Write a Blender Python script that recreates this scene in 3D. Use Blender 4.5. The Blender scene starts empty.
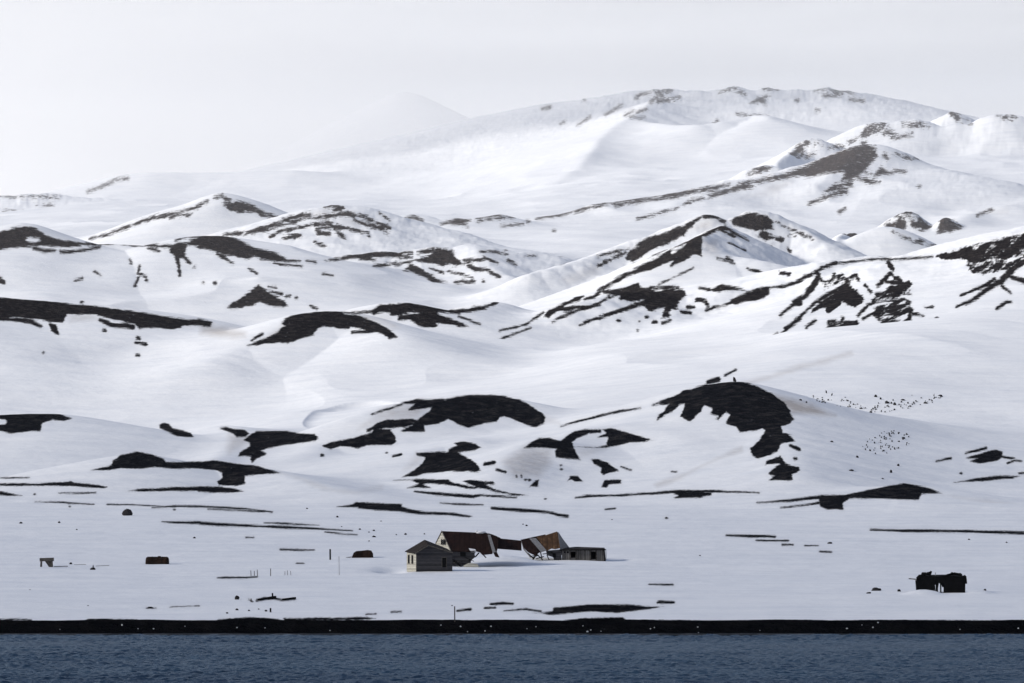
import bpy, bmesh, math, random
import numpy as np
from mathutils import Vector, Matrix
random.seed(7)
F = 4200.0          # focal length in pixels of a 1024 px wide frame
CX, HY = 512.0, 523.0   # principal column and horizon row
CH = 12.0           # eye height above the water (ship's deck)
W, H = 1024, 683
scene = bpy.context.scene
C = scene.collection

# ------------------------------------------------------------------ noise
def hash2(i, j, seed):
    n = (i.astype(np.int64) * 374761393 + j.astype(np.int64) * 668265263 + seed * 1442695041) & 0xffffffff
    n = ((n ^ (n >> 13)) * 1274126177) & 0xffffffff
    n = n ^ (n >> 16)
    return (n & 0xffffff) / float(0xffffff) * 2 - 1
def vnoise(x, y, seed=0):
    i = np.floor(x); j = np.floor(y); fx = x - i; fy = y - j
    i = i.astype(np.int64); j = j.astype(np.int64)
    fx = fx * fx * fx * (fx * (fx * 6 - 15) + 10); fy = fy * fy * fy * (fy * (fy * 6 - 15) + 10)
    a = hash2(i, j, seed); b = hash2(i + 1, j, seed); c = hash2(i, j + 1, seed); d = hash2(i + 1, j + 1, seed)
    return (a * (1 - fx) + b * fx) * (1 - fy) + (c * (1 - fx) + d * fx) * fy
def fbm(x, y, seed=0, o=4, g=0.5):
    x, y = x * .82 + y * .57, y * .82 - x * .57
    s = 0; a = 1.0; t = 0
    for k in range(o):
        s = s + a * vnoise(x * 2 ** k + 13.7 * k, y * 2 ** k - 7.3 * k, seed + k); t += a; a *= g
    return s / t

# ------------------------------------------------------------------ the land
# undisturbed slope: elevation row (as seen from the deck) for distance Y, at six bearings
BY = np.array([430, 450, 457, 600, 700, 850, 1000, 1200, 1500, 1800, 2100, 2500, 3000, 3600, 4500, 5500, 7000, 9500.])
BU = np.array([-400, -100, 150, 400, 650, 900, 1124, 1424.])
BT = {
430:[644]*6, 450:[635]*6, 457:[620.5]*6, 600:[572]*6, 700:[541]*6, 850:[508]*6, 1000:[492, 492, 490, 489, 488, 486],
1200:[458, 455, 442, 438, 440, 436], 1500:[394, 394, 378, 382, 396, 392], 1800:[346, 346, 334, 326, 330, 318],
2100:[302, 302, 296, 296, 300, 285], 2500:[264, 258, 252, 246, 258, 248], 3000:[242, 234, 228, 222, 214, 210],
3600:[228, 216, 212, 196, 180, 180], 4500:[216, 202, 200, 166, 146, 144], 5500:[216, 194, 186, 130, 126, 136],
7000:[216, 200, 196, 138, 148, 150], 9500:[230, 215, 205, 160, 170, 170]}
BM = np.array([[BT[int(y)][0]] + BT[int(y)] + [BT[int(y)][-1]] for y in BY], float)
def pchip_slopes(x, y):
    h = np.diff(x); d = np.diff(y, axis=0) / h[:, None]
    m = np.zeros_like(y); m[0] = d[0]; m[-1] = d[-1]
    for i in range(1, len(x) - 1):
        w1 = 2 * h[i] + h[i - 1]; w2 = h[i] + 2 * h[i - 1]
        with np.errstate(divide='ignore', invalid='ignore'):
            hm = (w1 + w2) / (w1 / d[i - 1] + w2 / d[i])
        m[i] = np.where(d[i - 1] * d[i] > 0, hm, 0)
    return m
LY = np.log(BY); BS = pchip_slopes(LY, BM)
def base_row(U, Y):
    ly = np.clip(np.log(Y), LY[0], LY[-1]); k = np.clip(np.searchsorted(LY, ly) - 1, 0, len(LY) - 2)
    h = LY[k + 1] - LY[k]; t = (ly - LY[k]) / h
    h00 = 2*t**3 - 3*t**2 + 1; h10 = t**3 - 2*t**2 + t; h01 = -2*t**3 + 3*t**2; h11 = t**3 - t**2
    u = np.clip(U, BU[0], BU[-1] - .01); c = np.clip(np.searchsorted(BU, u, side='right') - 1, 0, len(BU) - 2)
    s = (u - BU[c]) / (BU[c + 1] - BU[c]); s = s * s * (3 - 2 * s)
    def col(cc): return h00*BM[k, cc] + h10*h*BS[k, cc] + h01*BM[k + 1, cc] + h11*h*BS[k + 1, cc]
    return col(c) * (1 - s) + col(c + 1) * s

HILLS = []
_y = np.linspace(500, 600, 2001); DRY = float(_y[np.argmin(abs(base_row(np.full_like(_y, 940.), _y) - 594.3))])   # just before the burnt ruin
def hill(pts, Y=None, sf=.25, sb=.35, r=None, k=None, dig=False, rough=0):
    P = [(p[0], p[1], p[2] if len(p) > 2 else Y) for p in pts]
    w = np.array([((u - CX) * d / F, d, CH + (HY - py) * d / F) for u, py, d in P])
    d0 = w[:, 1].mean()
    if len(w) > 2:                       # round the corners of the ridge line
        q = np.vstack([2 * w[0] - w[1], w, 2 * w[-1] - w[-2]]); out = []
        for i in range(1, len(q) - 2):
            for t in (0, 1 / 3., 2 / 3.):
                a, b, c, e = q[i - 1], q[i], q[i + 1], q[i + 2]
                out.append(.5 * (2 * b + (c - a) * t + (2 * a - 5 * b + 4 * c - e) * t * t + (3 * b - a - 3 * c + e) * t ** 3))
        w = np.array(out + [q[-2]])
    HILLS.append(dict(w=w, sf=sf, sb=sb, r=(r if r is not None else d0 * .004) * .7, k=(k if k is not None else d0 * .004) * .75, rough=rough))
# foothill mounds
hill([(-120,424,1130),(-40,417,1120),(0,414.5),(45,413.5),(62,415),(85,423,1110),(120,440,1090),(150,458,1050)], 1120, sf=.17, sb=.2, r=9, k=8)
hill([(80,477,940),(100,466,955),(115,459),(137,453.5),(158,459),(180,462),(215,462.5),(250,467,950),(285,474,935),(320,484,910),(360,494,890)], 960, sf=.19, sb=.2, r=5, k=5)
hill([(248,440,1110),(256,434),(285,433.5),(316,436),(330,443,1090)], 1120, sf=.25, sb=.25, r=4, k=4)
hill([(222,429,1180),(238,432,1150),(232,446,1080),(213,462,1020)], 1120, sf=.28, sb=.28, r=4, k=4)
hill([(300,462,1030),(330,444,1070),(350,430,1080),(372,415,1090),(402,404,1100),(440,401.5,1110),(462,398,1115),(490,397.5,1120),(507,399.5,1120),(525,405,1115),(543,415,1110),(560,421,1105),(590,427,1090)], sf=.32, sb=.45, r=8, k=5)
hill([(396,486,960),(415,470,985),(424,456,1000),(445,451,1015),(462,443,1030),(480,448,1010),(488,466,985),(505,480,950)], sf=.25, sb=.25, r=4, k=5)
hill([(500,474,930),(510,458,955),(524,448,970),(545,439.5,980),(560,443,985),(572,436,1000),(595,431,1010),(622,431,1010),(650,439,1000),(690,447,980)], sf=.32, sb=.45, r=6, k=4)
hill([(550,427,1130),(580,421,1120),(610,412.5,1105),(645,406,1085),(662,401,1070),(690,392,1060),(720,388,1052),(738,387.2,1050),(758,392,1050),(780,400,1055),(812,411,1065),(850,418,1080)], sf=.28, sb=.45, r=6, k=5)
hill([(740,388,1050),(775,420,1000),(792,445,955),(796,475,900)], sf=.24, sb=.24, r=7, k=7)
hill([(466,563,631),(482,556.5),(498,553.5),(514,554),(526,558),(536,562)], 631, sf=.3, sb=.3, r=1, k=.8)
hill([(911,595,DRY),(917,589),(925,587.6),(933,590),(940,595)], DRY, sf=.35, sb=.3, r=.3, k=.25)
hill([(900,594,DRY + 2),(908,591),(914,591.5)], DRY + 2, sf=.3, sb=.3, r=.3, k=.3)
hill([(966,594,DRY + 3),(974,590.5),(984,590),(992,593.5)], DRY + 3, sf=.3, sb=.3, r=.3, k=.3)
hill([(750,509,880),(800,502,882),(850,495,885),(905,484.5,885),(942,492,880),(985,503,870),(1040,512,855)], sf=.13, sb=.2, r=4, k=3)
# broad snow shoulder at the right
hill([(690,402,1190),(760,384,1220),(820,368,1260),(880,351,1320),(940,331,1400),(1024,302,1540),(1120,272,1700)], sf=.135, sb=.2, r=30, k=14)
# band at the left, mid distance
hill([(-200,284,1600),(-60,294),(0,299.5),(60,303.5),(105,307),(150,313),(190,319.5),(215,325),(238,331,1570),(247,342,1540)], 1600, sf=.21, sb=.3, r=8, k=10)
hill([(215,362,1450),(248,344.5,1490),(278,326,1520),(300,316,1540),(320,312.5,1550),(342,312.5,1550),(365,316.5,1545),(382,324,1525),(397,337,1490)], sf=.27, sb=.3, r=8, k=9)
hill([(365,313,1620),(380,306),(405,304.5),(430,308.5),(456,311.5),(476,307,1640),(497,301,1670)], 1620, sf=.27, sb=.3, r=6, k=8)
hill([(228,306),(243,297),(259,286),(273,295),(288,305)], 1950, sf=.62, sb=.5, r=2, k=4)
hill([(-150,246,2100),(-60,240),(0,233),(24,228),(36,231),(50,240),(80,244.5),(110,243.5),(150,245),(174,247),(188,237),(215,235.5),(235,241),(256,250),(285,259),(320,266),(370,276)], 2100, sf=.22, sb=.3, r=7, k=12)
hill([(80,244,2620),(120,230),(160,217),(198,204),(220,196),(234,202),(252,207),(268,214),(282,219),(310,232)], 2600, sf=.36, sb=.4, r=6, k=14)
hill([(226,236,2440),(265,227),(295,216),(318,210),(338,206),(352,207),(370,210),(388,217),(402,226)], 2450, sf=.3, sb=.35, r=12, k=14, rough=1)
hill([(396,222,2900),(412,217.5),(424,221),(440,223),(456,219),(470,220),(485,217),(500,215.5),(515,218),(540,221)], 2900, sf=.22, sb=.3, r=5, k=9)
hill([(300,268,2150),(330,259),(352,254),(380,252.5),(400,255),(420,251),(438,249),(452,252),(467,249.5),(495,252),(520,256),(560,255,2200),(600,256,2250)], 2150, sf=.3, sb=.35, r=7, k=10, rough=1)
hill([(467,250,2150),(480,262,2110),(500,277,2060),(510,281,2040)], sf=.4, sb=.4, r=5, k=8)
# the cratered hill
hill([(530,280,1960),(575,264,1990),(600,256,2010),(630,244,2030),(660,234,2040),(690,221,2050),(706,215,2050),(722,220,2050),(734,219,2050),(752,214.5,2060),(768,218,2060),(784,228,2050),(800,234,2040),(830,247,2010)], sf=.45, sb=.45, r=4, k=8, rough=1)
hill([(590,296,1860),(620,280,1880),(650,264,1900),(675,247,1920),(698,237,1930),(722,224,1990)], sf=.5, sb=.5, r=3, k=5, rough=1)
hill([(630,290,1790),(670,267,1830),(701,256.5,1850),(725,260,1850),(760,267,1830),(795,272,1820),(830,266,1800)], sf=.28, sb=.4, r=8, k=6)
hill([(480,352,1570),(510,333,1600),(545,316,1620),(580,298,1650),(620,290,1680),(650,289,1700),(682,290,1700),(700,289.5),(722,286),(745,291),(768,287.5,1700),(795,282,1720),(830,263,1750)], 1700, sf=.3, sb=.35, r=5, k=6, rough=1)
hill([(645,292,1700),(672,305,1670),(668,325,1620)], sf=.35, sb=.35, r=5, k=5)
# crags at the right
hill([(826,264,1780),(855,259),(875,258),(900,259.5),(940,257,1800),(975,250),(1000,244),(1024,235),(1090,215),(1200,200)], 1780, sf=.2, sb=.35, r=6, k=8, rough=1)
hill([(830,263,1760),(812,278,1710),(790,298,1670),(768,314,1640),(750,330,1600)], sf=.4, sb=.4, r=3, k=5, rough=1)
hill([(856,270,1730),(845,285,1690),(820,303,1650),(800,320,1610),(782,336,1580)], sf=.42, sb=.42, r=3, k=5, rough=1)
hill([(888,262,1740),(893,274,1710),(910,292,1670),(905,312,1630),(885,330,1590)], sf=.4, sb=.4, r=3, k=5, rough=1)
hill([(905,296,1660),(870,307,1630),(845,326,1580),(815,347,1540),(790,362,1510)], sf=.4, sb=.4, r=3, k=5, rough=1)
hill([(1120,215,1800),(1060,246,1740),(1015,265,1700),(985,288,1650),(950,309,1590)], sf=.32, sb=.4, r=4, k=6, rough=1)
# humps between the crags and the far dome
hill([(815,262,2400),(840,251,2420),(862,238,2440),(880,231),(895,232),(912,241),(935,254,2420)], 2450, sf=.5, sb=.5, r=7, k=6)
hill([(834,246,2380),(846,234),(853,231),(860,233),(868,231),(876,238)], 2620, sf=.75, sb=.6, r=2.5, k=4, rough=1)
hill([(880,233),(890,222),(900,213.5),(911,210),(921,218),(932,230)], 2790, sf=.85, sb=.7, r=2, k=4, rough=1)
hill([(938,232),(941,224),(945,214.5),(952,220),(964,231)], 2780, sf=1.0, sb=.8, r=1, k=3, rough=1)
hill([(955,224,2800),(980,211),(1005,205.5),(1030,208),(1080,215)], 2930, sf=.35, sb=.3, r=12, k=8)
hill([(932,182),(938,175),(945,170.5),(952,174),(959,182)], 3560, sf=.7, sb=.5, r=3, k=5)
hill([(480,230,3000),(540,220,3000),(600,206,3050),(650,196,3100),(700,186,3150),(740,179,3200),(790,172,3250),(830,166,3300),(880,160,3300)], 3300, sf=.2, sb=.35, r=7, k=10, rough=.5)
hill([(790,174,3250),(815,163,3270),(835,154,3290),(850,149.5),(860,147),(870,146.8),(879,150),(890,156.5),(905,161),(918,168)], 3300, sf=.45, sb=.45, r=20, k=10)
hill([(858,150,3290),(844,165,3220),(820,185,3130),(800,200,3080)], sf=.4, sb=.4, r=5, k=10, rough=1)
hill([(775,165,3700),(795,150),(808,141.5),(820,142),(835,147),(850,150)], 4100, sf=.6, sb=.5, r=4, k=6, rough=1)
hill([(740,180,3500),(755,169),(766,166.5),(776,170)], 3500, sf=.4, sb=.45, r=5, k=10, rough=1)
hill([(845,142,4200),(858,134),(868,128),(880,127),(890,129),(898,127),(915,126),(930,129),(945,128),(956,125),(970,127),(985,124),(1000,120),(1017,119.5),(1030,124),(1100,128)], 4200, sf=.5, sb=.45, r=4, k=6, rough=.4)
for _u, _p, _w in ((862,127.5,5),(869,122.5,5),(880,121,6),(899,120,4),(907,122.5,4),(916,119.8,5),(928,123,4),(985,118.5,5),(994,117.5,4),(1003,113.8,5),(1016,113.2,4),(1032,118,6)):
    hill([(_u-_w*2.6,_p+10),(_u-_w,_p+3.5),(_u,_p),(_u+_w*1.2,_p+2.5),(_u+_w*3,_p+9)], 4215, sf=.5, sb=.6, r=1, k=9, rough=1)
hill([(930,133),(943,124),(950,112),(957,113),(968,120),(985,131)], 4300, sf=.55, sb=.6, r=1, k=9, rough=1)
# summit plateau and its spur
for _u, _p in ((655,89.6),(697,91),(733,86.8),(768,88.6),(797,90.3),(826,89.3),(848,92)):
    hill([(_u-7,_p+5),(_u-2,_p+1.2),(_u,_p),(_u+4,_p+1.6),(_u+9,_p+6)], 5440, sf=.7, sb=.6, r=3, k=6, rough=.8)
hill([(380,160,5600),(440,145,5500),(480,131),(515,116),(545,106.5),(560,103.5),(590,100),(620,96),(638,92),(665,90.5),(690,92),(715,92.5),(730,89),(745,92),(752,94.5),(768,90),(800,91.5),(820,90.5),(855,93.5),(868,98),(890,108),(930,124),(1000,140),(1200,150)], 5500, sf=.25, sb=.25, r=14, k=20, rough=.45)
hill([(655,100,5300),(630,116,5050),(605,134,4850),(594,150,4650),(575,171,4450),(543,203,4150)], sf=.34, sb=.34, r=8, k=20)
hill([(640,120,5000),(700,124,4800),(755,114,4900),(770,118,4800)], sf=.3, sb=.3, r=8, k=20)
hill([(60,208,4900),(85,191),(103,183),(120,178),(150,175.5),(200,175.5),(260,173),(310,173),(360,180,5100)], 5000, sf=.25, sb=.3, r=12, k=20)
hill([(-200,200,4500),(-50,197),(0,195),(15,197),(30,195.5),(70,197.5),(110,200)], 4500, sf=.3, sb=.3, r=10, k=12, rough=1)
# the peak that fades into the cloud
hill([(200,186,9000),(270,170),(320,156),(352,133),(378,110),(398,93),(410,92),(424,98),(445,108),(480,122),(540,135)], 7900, sf=.5, sb=.5, r=10, k=40)
PITS = [  # old craters and wind hollows cut into the slope before the mounds stand on it: column, distance, half width m, half depth m, depth m
 (352,1240,14,80,11),(517,1085,9,60,6.5),(214,1165,8,60,7.5),(45,1010,30,60,3),(668,1015,20,50,4.5),(150,1330,55,120,5),(470,1420,50,110,3),
 (835,2440,14,50,6),(900,1090,22,60,2.5),(770,1960,34,70,9),(540,2230,40,70,6)]
SCOOPS = [  # small scoops round the ruins
 (391,606,2.6,8,1.0),(425,597,5,3,.3),(612,640,4,5,.4),(535,633,8,5,.3),(478,622,4,3,.3)]

def terrain(U, Y):
    """height of the land at bearing column U and distance Y"""
    Pb = base_row(U, Y)
    Z = CH + (HY - Pb) * Y / F
    X = (U - CX) * Y / F
    for (u, d, ax, ay, dep) in PITS:
        q = ((X - (u - CX) * d / F) / ax)**2 + ((Y - d) / ay)**2
        Z -= dep * np.clip(1 - q, 0, 1) ** .9
    rocky = np.zeros_like(Z)
    for h in HILLS:
        w = h['w']
        bz = CH + (HY - base_row(CX + w[:, 0] * F / w[:, 1], w[:, 1])) * w[:, 1] / F
        dh = max((w[:, 2] - bz).max(), min(4, h['k'])) + h['k']
        D = dh / min(h['sf'], h['sb']) * 3.2 + h['r'] * 2
        sel = (Y > w[:, 1].min() - D) & (Y < w[:, 1].max() + D * .8) & (X > w[:, 0].min() - D) & (X < w[:, 0].max() + D)
        idx = np.nonzero(sel)
        if not len(idx[0]): continue
        x = X[idx]; y = Y[idx]; best = np.full(x.shape, -1e9)
        # a light wobble keeps the flanks from being ruled surfaces
        wl = max(60., w[0, 1] * .05); wob = fbm(x / wl, y / wl, 31, 2)
        for i in range(len(w) - 1):
            a = w[i]; b = w[i + 1]; e = b - a; L2 = e[0]**2 + e[1]**2 + 1e-9
            t = np.clip(((x - a[0]) * e[0] + (y - a[1]) * e[1]) / L2, 0, 1)
            dx = x - (a[0] + e[0] * t); dy = y - (a[1] + e[1] * t); zc = a[2] + e[2] * t
            d = np.sqrt(dx * dx + dy * dy)
            m = .5 + .5 * dy / (d + 1e-6)
            s = (h['sf'] * (1 - m) + h['sb'] * m) * (1 + .14 * wob / (1 + d / (4 * wl)))
            best = np.maximum(best, zc - s * (np.sqrt(d * d + h['r']**2) - h['r']))
        z = Z[idx]; k = h['k']
        hh = np.maximum(k - np.abs(z - best), 0) / k
        # keep crests where they are: the blend only fills the foot of the hill
        Z[idx] = np.maximum(z, best) + hh * hh * k / 4
        if h['rough']:
            rocky[idx] = np.maximum(rocky[idx], h['rough'] * np.clip((best - z) / (k * 2) + .5, 0, 1) * np.clip(1.3 - (w[:, 2].max() - best) / (.03 * w[0, 1]), .12, 1))
    for (u, d, ax, ay, dep) in SCOOPS:
        x0 = (u - CX) * d / F
        q = ((X - x0) / ax)**2 + ((Y - d) / ay)**2
        Z -= dep * np.exp(-q * 1.4)
    # wind-worked relief, growing with the size of the land form
    g = np.clip((Y - 850) / 1200, 0, 1)
    rd = 1 - 2 * np.abs(fbm(X / 70., Y / 110., 41, 2)); Z += np.clip((Y - 1000) / 900, 0, 1) * 2.0 * rd * np.clip((5200 - Y) / 900, .2, 1)
    Z += g * (2.6 * fbm(X / 120., Y / 120., 5, 4, .42) + np.clip((Y - 2600) / 2500, 0, 1) * (1 - np.clip((Y - 6000) / 800, 0, 1)) * 4 * fbm(X / 500., Y / 500., 9, 3, .4))
    Z += rocky * (.5 + .9 * g) * .9 * fbm(X / 14., Y / 14., 17, 4, .6) * (1 + .6 * np.clip((Y - 2500) / 1500, 0, 2))
    near = np.clip((Y - 470) / 60, 0, 1) * (1 - np.clip((Y - 900) / 400, 0, 1))
    Z += near * (.22 * fbm(X / 22., Y / 40., 3, 3) + .05 * fbm(X / 3., Y / 2.2, 4, 2))
    b = np.clip((Y - 447) / 6, 0, 1) * np.clip((475 - Y) / 15, 0, 1)
    Z += b * .10 * fbm(X / 5., Y / 3., 21, 3)
    return Z
# ------------------------------------------------------------------ bare ground: where wind has stripped the snow
S5 = 5.12
TL = dict(a=(0,170,S5), b=(200,170,S5), c=(400,170,S5), d=(600,170,S5), e=(800,170,4.571), f=(0,280,S5), g=(200,270,S5),
          h=(400,270,S5), i=(600,270,S5), j=(780,250,4.197), k=(0,390,S5), l=(180,390,S5), m=(360,390,S5), n=(500,390,S5),
          o=(640,380,S5), p=(824,380,S5), q=(500,70,S5), r=(680,70,S5), t=(824,90,S5), v=(0,490,S5), w=(200,490,S5),
          x=(400,560,3.413), y=(640,500,2.667))
SH = []; RG = [450, 900]
def rg(a, b): RG[0] = a; RG[1] = b
def po(t, s, amp=.0, bias=None, hole=False):
    bias = bias if bias is not None else (0 if RG[1] < 1300 or hole else .5)
    x0, y0, k = TL[t]; q = [float(c) for c in s.replace(';', ' ').replace(',', ' ').split()]
    SH.append(('h' if hole else 'p', RG[0], RG[1], np.array([(x0 + q[i] / k, y0 + q[i + 1] / k) for i in range(0, len(q), 2)]), amp, bias))
def st(t, *ss, amp=.0, bias=None):
    bias = bias if bias is not None else (.35 if RG[1] < 1300 else .75)
    x0, y0, k = TL[t]
    for s in ss:
        q = [float(c) for c in s.replace(';', ' ').replace(',', ' ').split()]
        if len(q) == 3: q = q + [q[0] + q[2] * .8, q[1], q[2]]
        SH.append(('s', RG[0], RG[1], np.array([(x0 + q[i] / k, y0 + q[i + 1] / k, q[i + 2] / k) for i in range(0, len(q), 3)]), amp, bias))
# --- the flat and the top of the beach
rg(452, 1100)
po('k', '-50,480 0,478 200,478 350,470 362,464 380,474 460,480 520,490 550,498 530,503 440,498 300,491 150,491 0,490 -50,492')
po('k', '640,517 750,505 900,498 1024,493 1034,493 1034,518 850,518 700,521')
po('l', '90,493 200,492 280,505 328,520 270,527 150,525 90,522')
po('k', '-40,505 0,517 60,530 112,541 40,542 -40,536')
st('k', '300,528,2 400,528,5 490,526,3', '-20,450,2 60,450,4 150,450,2', '180,570,2 300,574,4 380,580,4 480,585,2', '550,585,3 700,588,3 900,600,3', '175,534,6', '350,580,6', '355,597,5', '890,612,6')
st('v', '780,90,2 890,82,7 1024,84,8'); st('w', '0,84,8 200,94,8 270,100,4 370,113,5', '40,98,3 200,104,4 330,112,4')
st('v', '830,162,3 900,165,8 1024,168,11'); st('w', '0,170,12 120,178,13 240,182,11 300,185,8 400,190,13 500,193,8 620,200,6 780,208,3', '330,168,2 430,172,4 610,180,2', '640,215,3 720,225,6 805,228,4')
st('w', '410,306,7 520,306,6 585,306,2', '235,243,4 275,243,3', '90,450,3 130,448,8 230,449,6 292,444,3', '495,374,3 530,374,3')
st('w', '290,566,8 330,556,12 380,556,8 420,562,5 485,558,8', '250,560,4 270,572,4', '850,635,4 900,635,4', '980,625,4 1030,622,3')
po('w', '90,663 150,655 250,650 340,655 400,662 430,668 425,655 600,652 720,655 860,650 900,658 870,664 700,668 500,668 430,680 300,680 90,680')
st('v', '750,604,4 800,604,3', '870,600,1.5 1020,592,1.5', '0,665,8 80,662,8 160,666,8', '450,664,6 700,668,6')
po('w', '700,86 780,72 800,62 900,66 1034,72 1034,108 900,105 860,99 820,89 760,89')
po('m', '-10,576 100,582 200,592 260,610 330,622 480,628 575,645 560,653 450,642 300,637 200,622 60,614 -10,606')
st('m', '280,518,6 400,532,14 480,538,14 580,545,14 620,538,10 720,545,8 800,552,5', '410,578,3 500,584,6 630,588,3', '675,605,10 780,612,16 880,618,14 980,628,8 1024,640,8')
st('n', '250,630,4 300,640,12 345,646,14', '540,612,5 590,606,4', '385,552,4 450,543,10 620,540,8 750,530,6 860,522,6', '230,558,5', '850,655,7')
po('n', '850,521 950,512 1034,514 1034,553 890,553 915,540')
st('o', '-10,583,8 100,578,10 200,570,12 370,570,12 480,573,6 610,578,3'); po('o', '165,575 370,575 365,592 300,600 175,607 195,592')
st('y', '230,94,3 280,96,6 360,98,5', '310,108,3 395,109,4', '380,119,4 408,119,3', '440,122,1.5 475,122,1.5', '480,137,3 510,139,2', '30,225,2.5 88,226,2.5', '50,271,4 90,273,5', '615,79,3 700,82,6 850,83,6 1024,88,7')
st('x', '310,150,5 350,147,9 385,149,6', '195,173,6 240,169,7', '290,163,4 325,162,4', '355,173,2 430,168,7 480,175,6', '850,83,3 930,84,5', '880,145,5 930,146,6')
po('x', '450,180 520,175 525,162 560,160 640,152 780,152 840,158 905,158 850,168 740,180 650,175 560,185 510,188 480,182')
po('x', '560,205 620,198 700,196 760,195 775,206 1000,207 1000,225 560,225')
po('y', '0,321 1030,321 1060,340 0,340'); po('p', '665,524 780,502 880,490 1015,490 960,505 800,519')
# --- low bank at the right
rg(800, 960)
po('p', '-30,590 0,588 110,588 220,565 330,541 410,528 520,546 605,580 500,584 485,615 380,612 250,605 130,608 100,630 80,660 20,665 -20,650')
st('o', '600,628,4 760,618,10 920,600,16 1024,597,16', '720,654,5 850,640,8 960,620,14'); po('o', '940,610 1040,590 1040,665 990,660 950,640')
# --- foothill mounds
rg(900, 1100)
po('k', '465,410 520,396 570,385 580,360 620,332 700,314 780,330 840,352 850,366 900,368 1034,365 1034,402 900,402 780,395 720,404 620,398 540,412 500,410')
po('l', '92,368 170,360 260,372 400,390 515,424 440,430 400,435 330,440 335,480 290,490 200,488 190,470 215,450 215,425 180,410 92,402')
rg(960, 1260)
po('k', '-60,120 0,114 60,108 160,108 240,110 300,120 370,146 330,158 270,152 215,172 208,212 150,212 100,218 60,226 10,212 -60,205')
po('k', '-10,150 25,150 38,162 25,175 -10,177', hole=True)
rg(960, 1450)
po('k', '818,180 840,170 862,176 885,198 940,210 975,222 990,240 960,240 905,232 860,212 822,195')
po('l', '330,255 355,235 390,212 450,212 540,212 600,222 690,228 708,245 690,258 620,268 540,278 440,298 410,310 440,325 425,335 390,350 370,370 362,355 368,340 330,335 300,338 310,318 360,290 358,270')
po('l', '205,196 235,190 270,202 330,206 350,222 335,238 290,240 275,222 250,212')
po('l', '730,285 770,268 850,255 930,240 1000,215 1034,195 1034,280 960,280 910,300 870,290 820,285 770,303')
po('m', '-20,240 60,225 70,207 150,205 180,235 182,265 160,280 60,280 -20,285'); st('l', '960,208,8 1024,178,12', '725,333,8', '800,652,6')
po('m', '210,68 290,48 440,48 500,35 560,28 660,26 740,32 820,54 880,84 948,135 940,170 900,188 850,178 790,150 740,132 715,135 700,155 620,172 560,192 510,180 450,145 400,170 340,178 300,152 350,115 370,88 250,102 285,72', amp=.5)
po('m', '35,205 90,170 140,155 270,150 320,165 240,185 190,192 120,195', amp=.5); po('m', '210,212 290,172 325,168 330,211'); st('m', '60,125,3 150,95,5 215,74,5')
rg(900, 1080)
po('m', '285,320 450,316 455,300 500,285 480,270 540,262 590,276 620,293 590,308 520,318 500,322 560,350 600,380 622,412 580,420 500,415 350,425 290,440 215,445 280,410 320,375 335,345 290,335', amp=.4)
po('m', '170,463 250,458 300,455 450,458 480,475 560,490 640,505 560,507 450,487 360,478 320,482 365,502 280,500 240,502 300,480 270,464')
po('m', '515,462 560,460 680,470 690,485 640,482 700,510 780,528 860,540 780,539 680,517 600,500')
st('m', '170,340,8 210,330,10', '135,322,5', '640,380,14 685,372,16', '700,408,10 745,420,14', '800,440,8 803,446,6', '825,438,7 828,446,5', '845,460,6', '865,462,6'); po('m', '865,495 890,470 915,458 912,495')
po('n', '120,298 150,272 200,246 250,244 310,260 340,236 380,210 440,200 520,200 520,220 450,225 390,250 370,268 375,285 400,340 412,358 340,350 285,345 282,310 300,300 240,298 180,296')
po('n', '370,288 500,292 545,280 550,255 555,240 500,242 545,220 520,200 570,196 640,214 720,238 785,255 740,265 660,270 600,285 540,296 450,296')
po('n', '465,355 500,352 550,370 610,415 560,425 530,438 515,425 520,400 480,378'); po('n', '345,468 360,440 400,440 425,468 380,470 365,458'); po('n', '518,495 535,462 620,458 620,478 560,485 545,500')
st('n', '620,392,6 670,410,6', '310,385,6', '312,405,6', '880,418,7 905,420,5')
rg(860, 1130)
st('n', '310,185,2 400,160,7 500,136,10 620,108,10 720,90,4', '780,76,6 870,52,14')
po('o', '65,130 130,98 220,56 330,24 400,8 470,2 520,4 580,24 680,68 740,114 775,175 790,200 770,222 725,240 730,265 780,290 800,315 770,322 720,330 705,365 660,385 600,405 575,385 560,355 600,315 640,265 625,248 600,260 540,265 510,270 490,240 440,222 460,180 440,165 400,208 385,200 400,185 355,170 370,145 330,130 310,160 260,215 205,185 230,120 200,130 170,160 130,180 85,210 85,190 130,150 150,125', amp=.8)
po('o', '640,435 650,415 720,385 745,425 780,440 815,445 818,465 780,485 780,510 700,512 655,517 690,490 650,485 670,460 715,430 680,430', amp=.6)
st('o', '770,335,14 815,355,16', '790,402,12')
rg(1100, 1500)
st('i', '450,618,5 545,590,8', '555,575,18 605,560,20', '640,540,6 695,512,5')
po('p', '750,415 790,402 730,400 830,370 880,358 912,368 910,388 975,400 960,405 910,396 880,412 800,425'); 
rg(900, 1500)
po('p', '750,415 790,402 730,400 830,370 880,358 912,368 910,388 975,400 960,405 910,396 880,412 800,425')
st('p', '725,376,5 830,348,7', '940,425,5 975,412,5 1010,415,4', '575,415,2 650,400,5', '1000,478,3 1030,476,4', '700,477,4')
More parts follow.
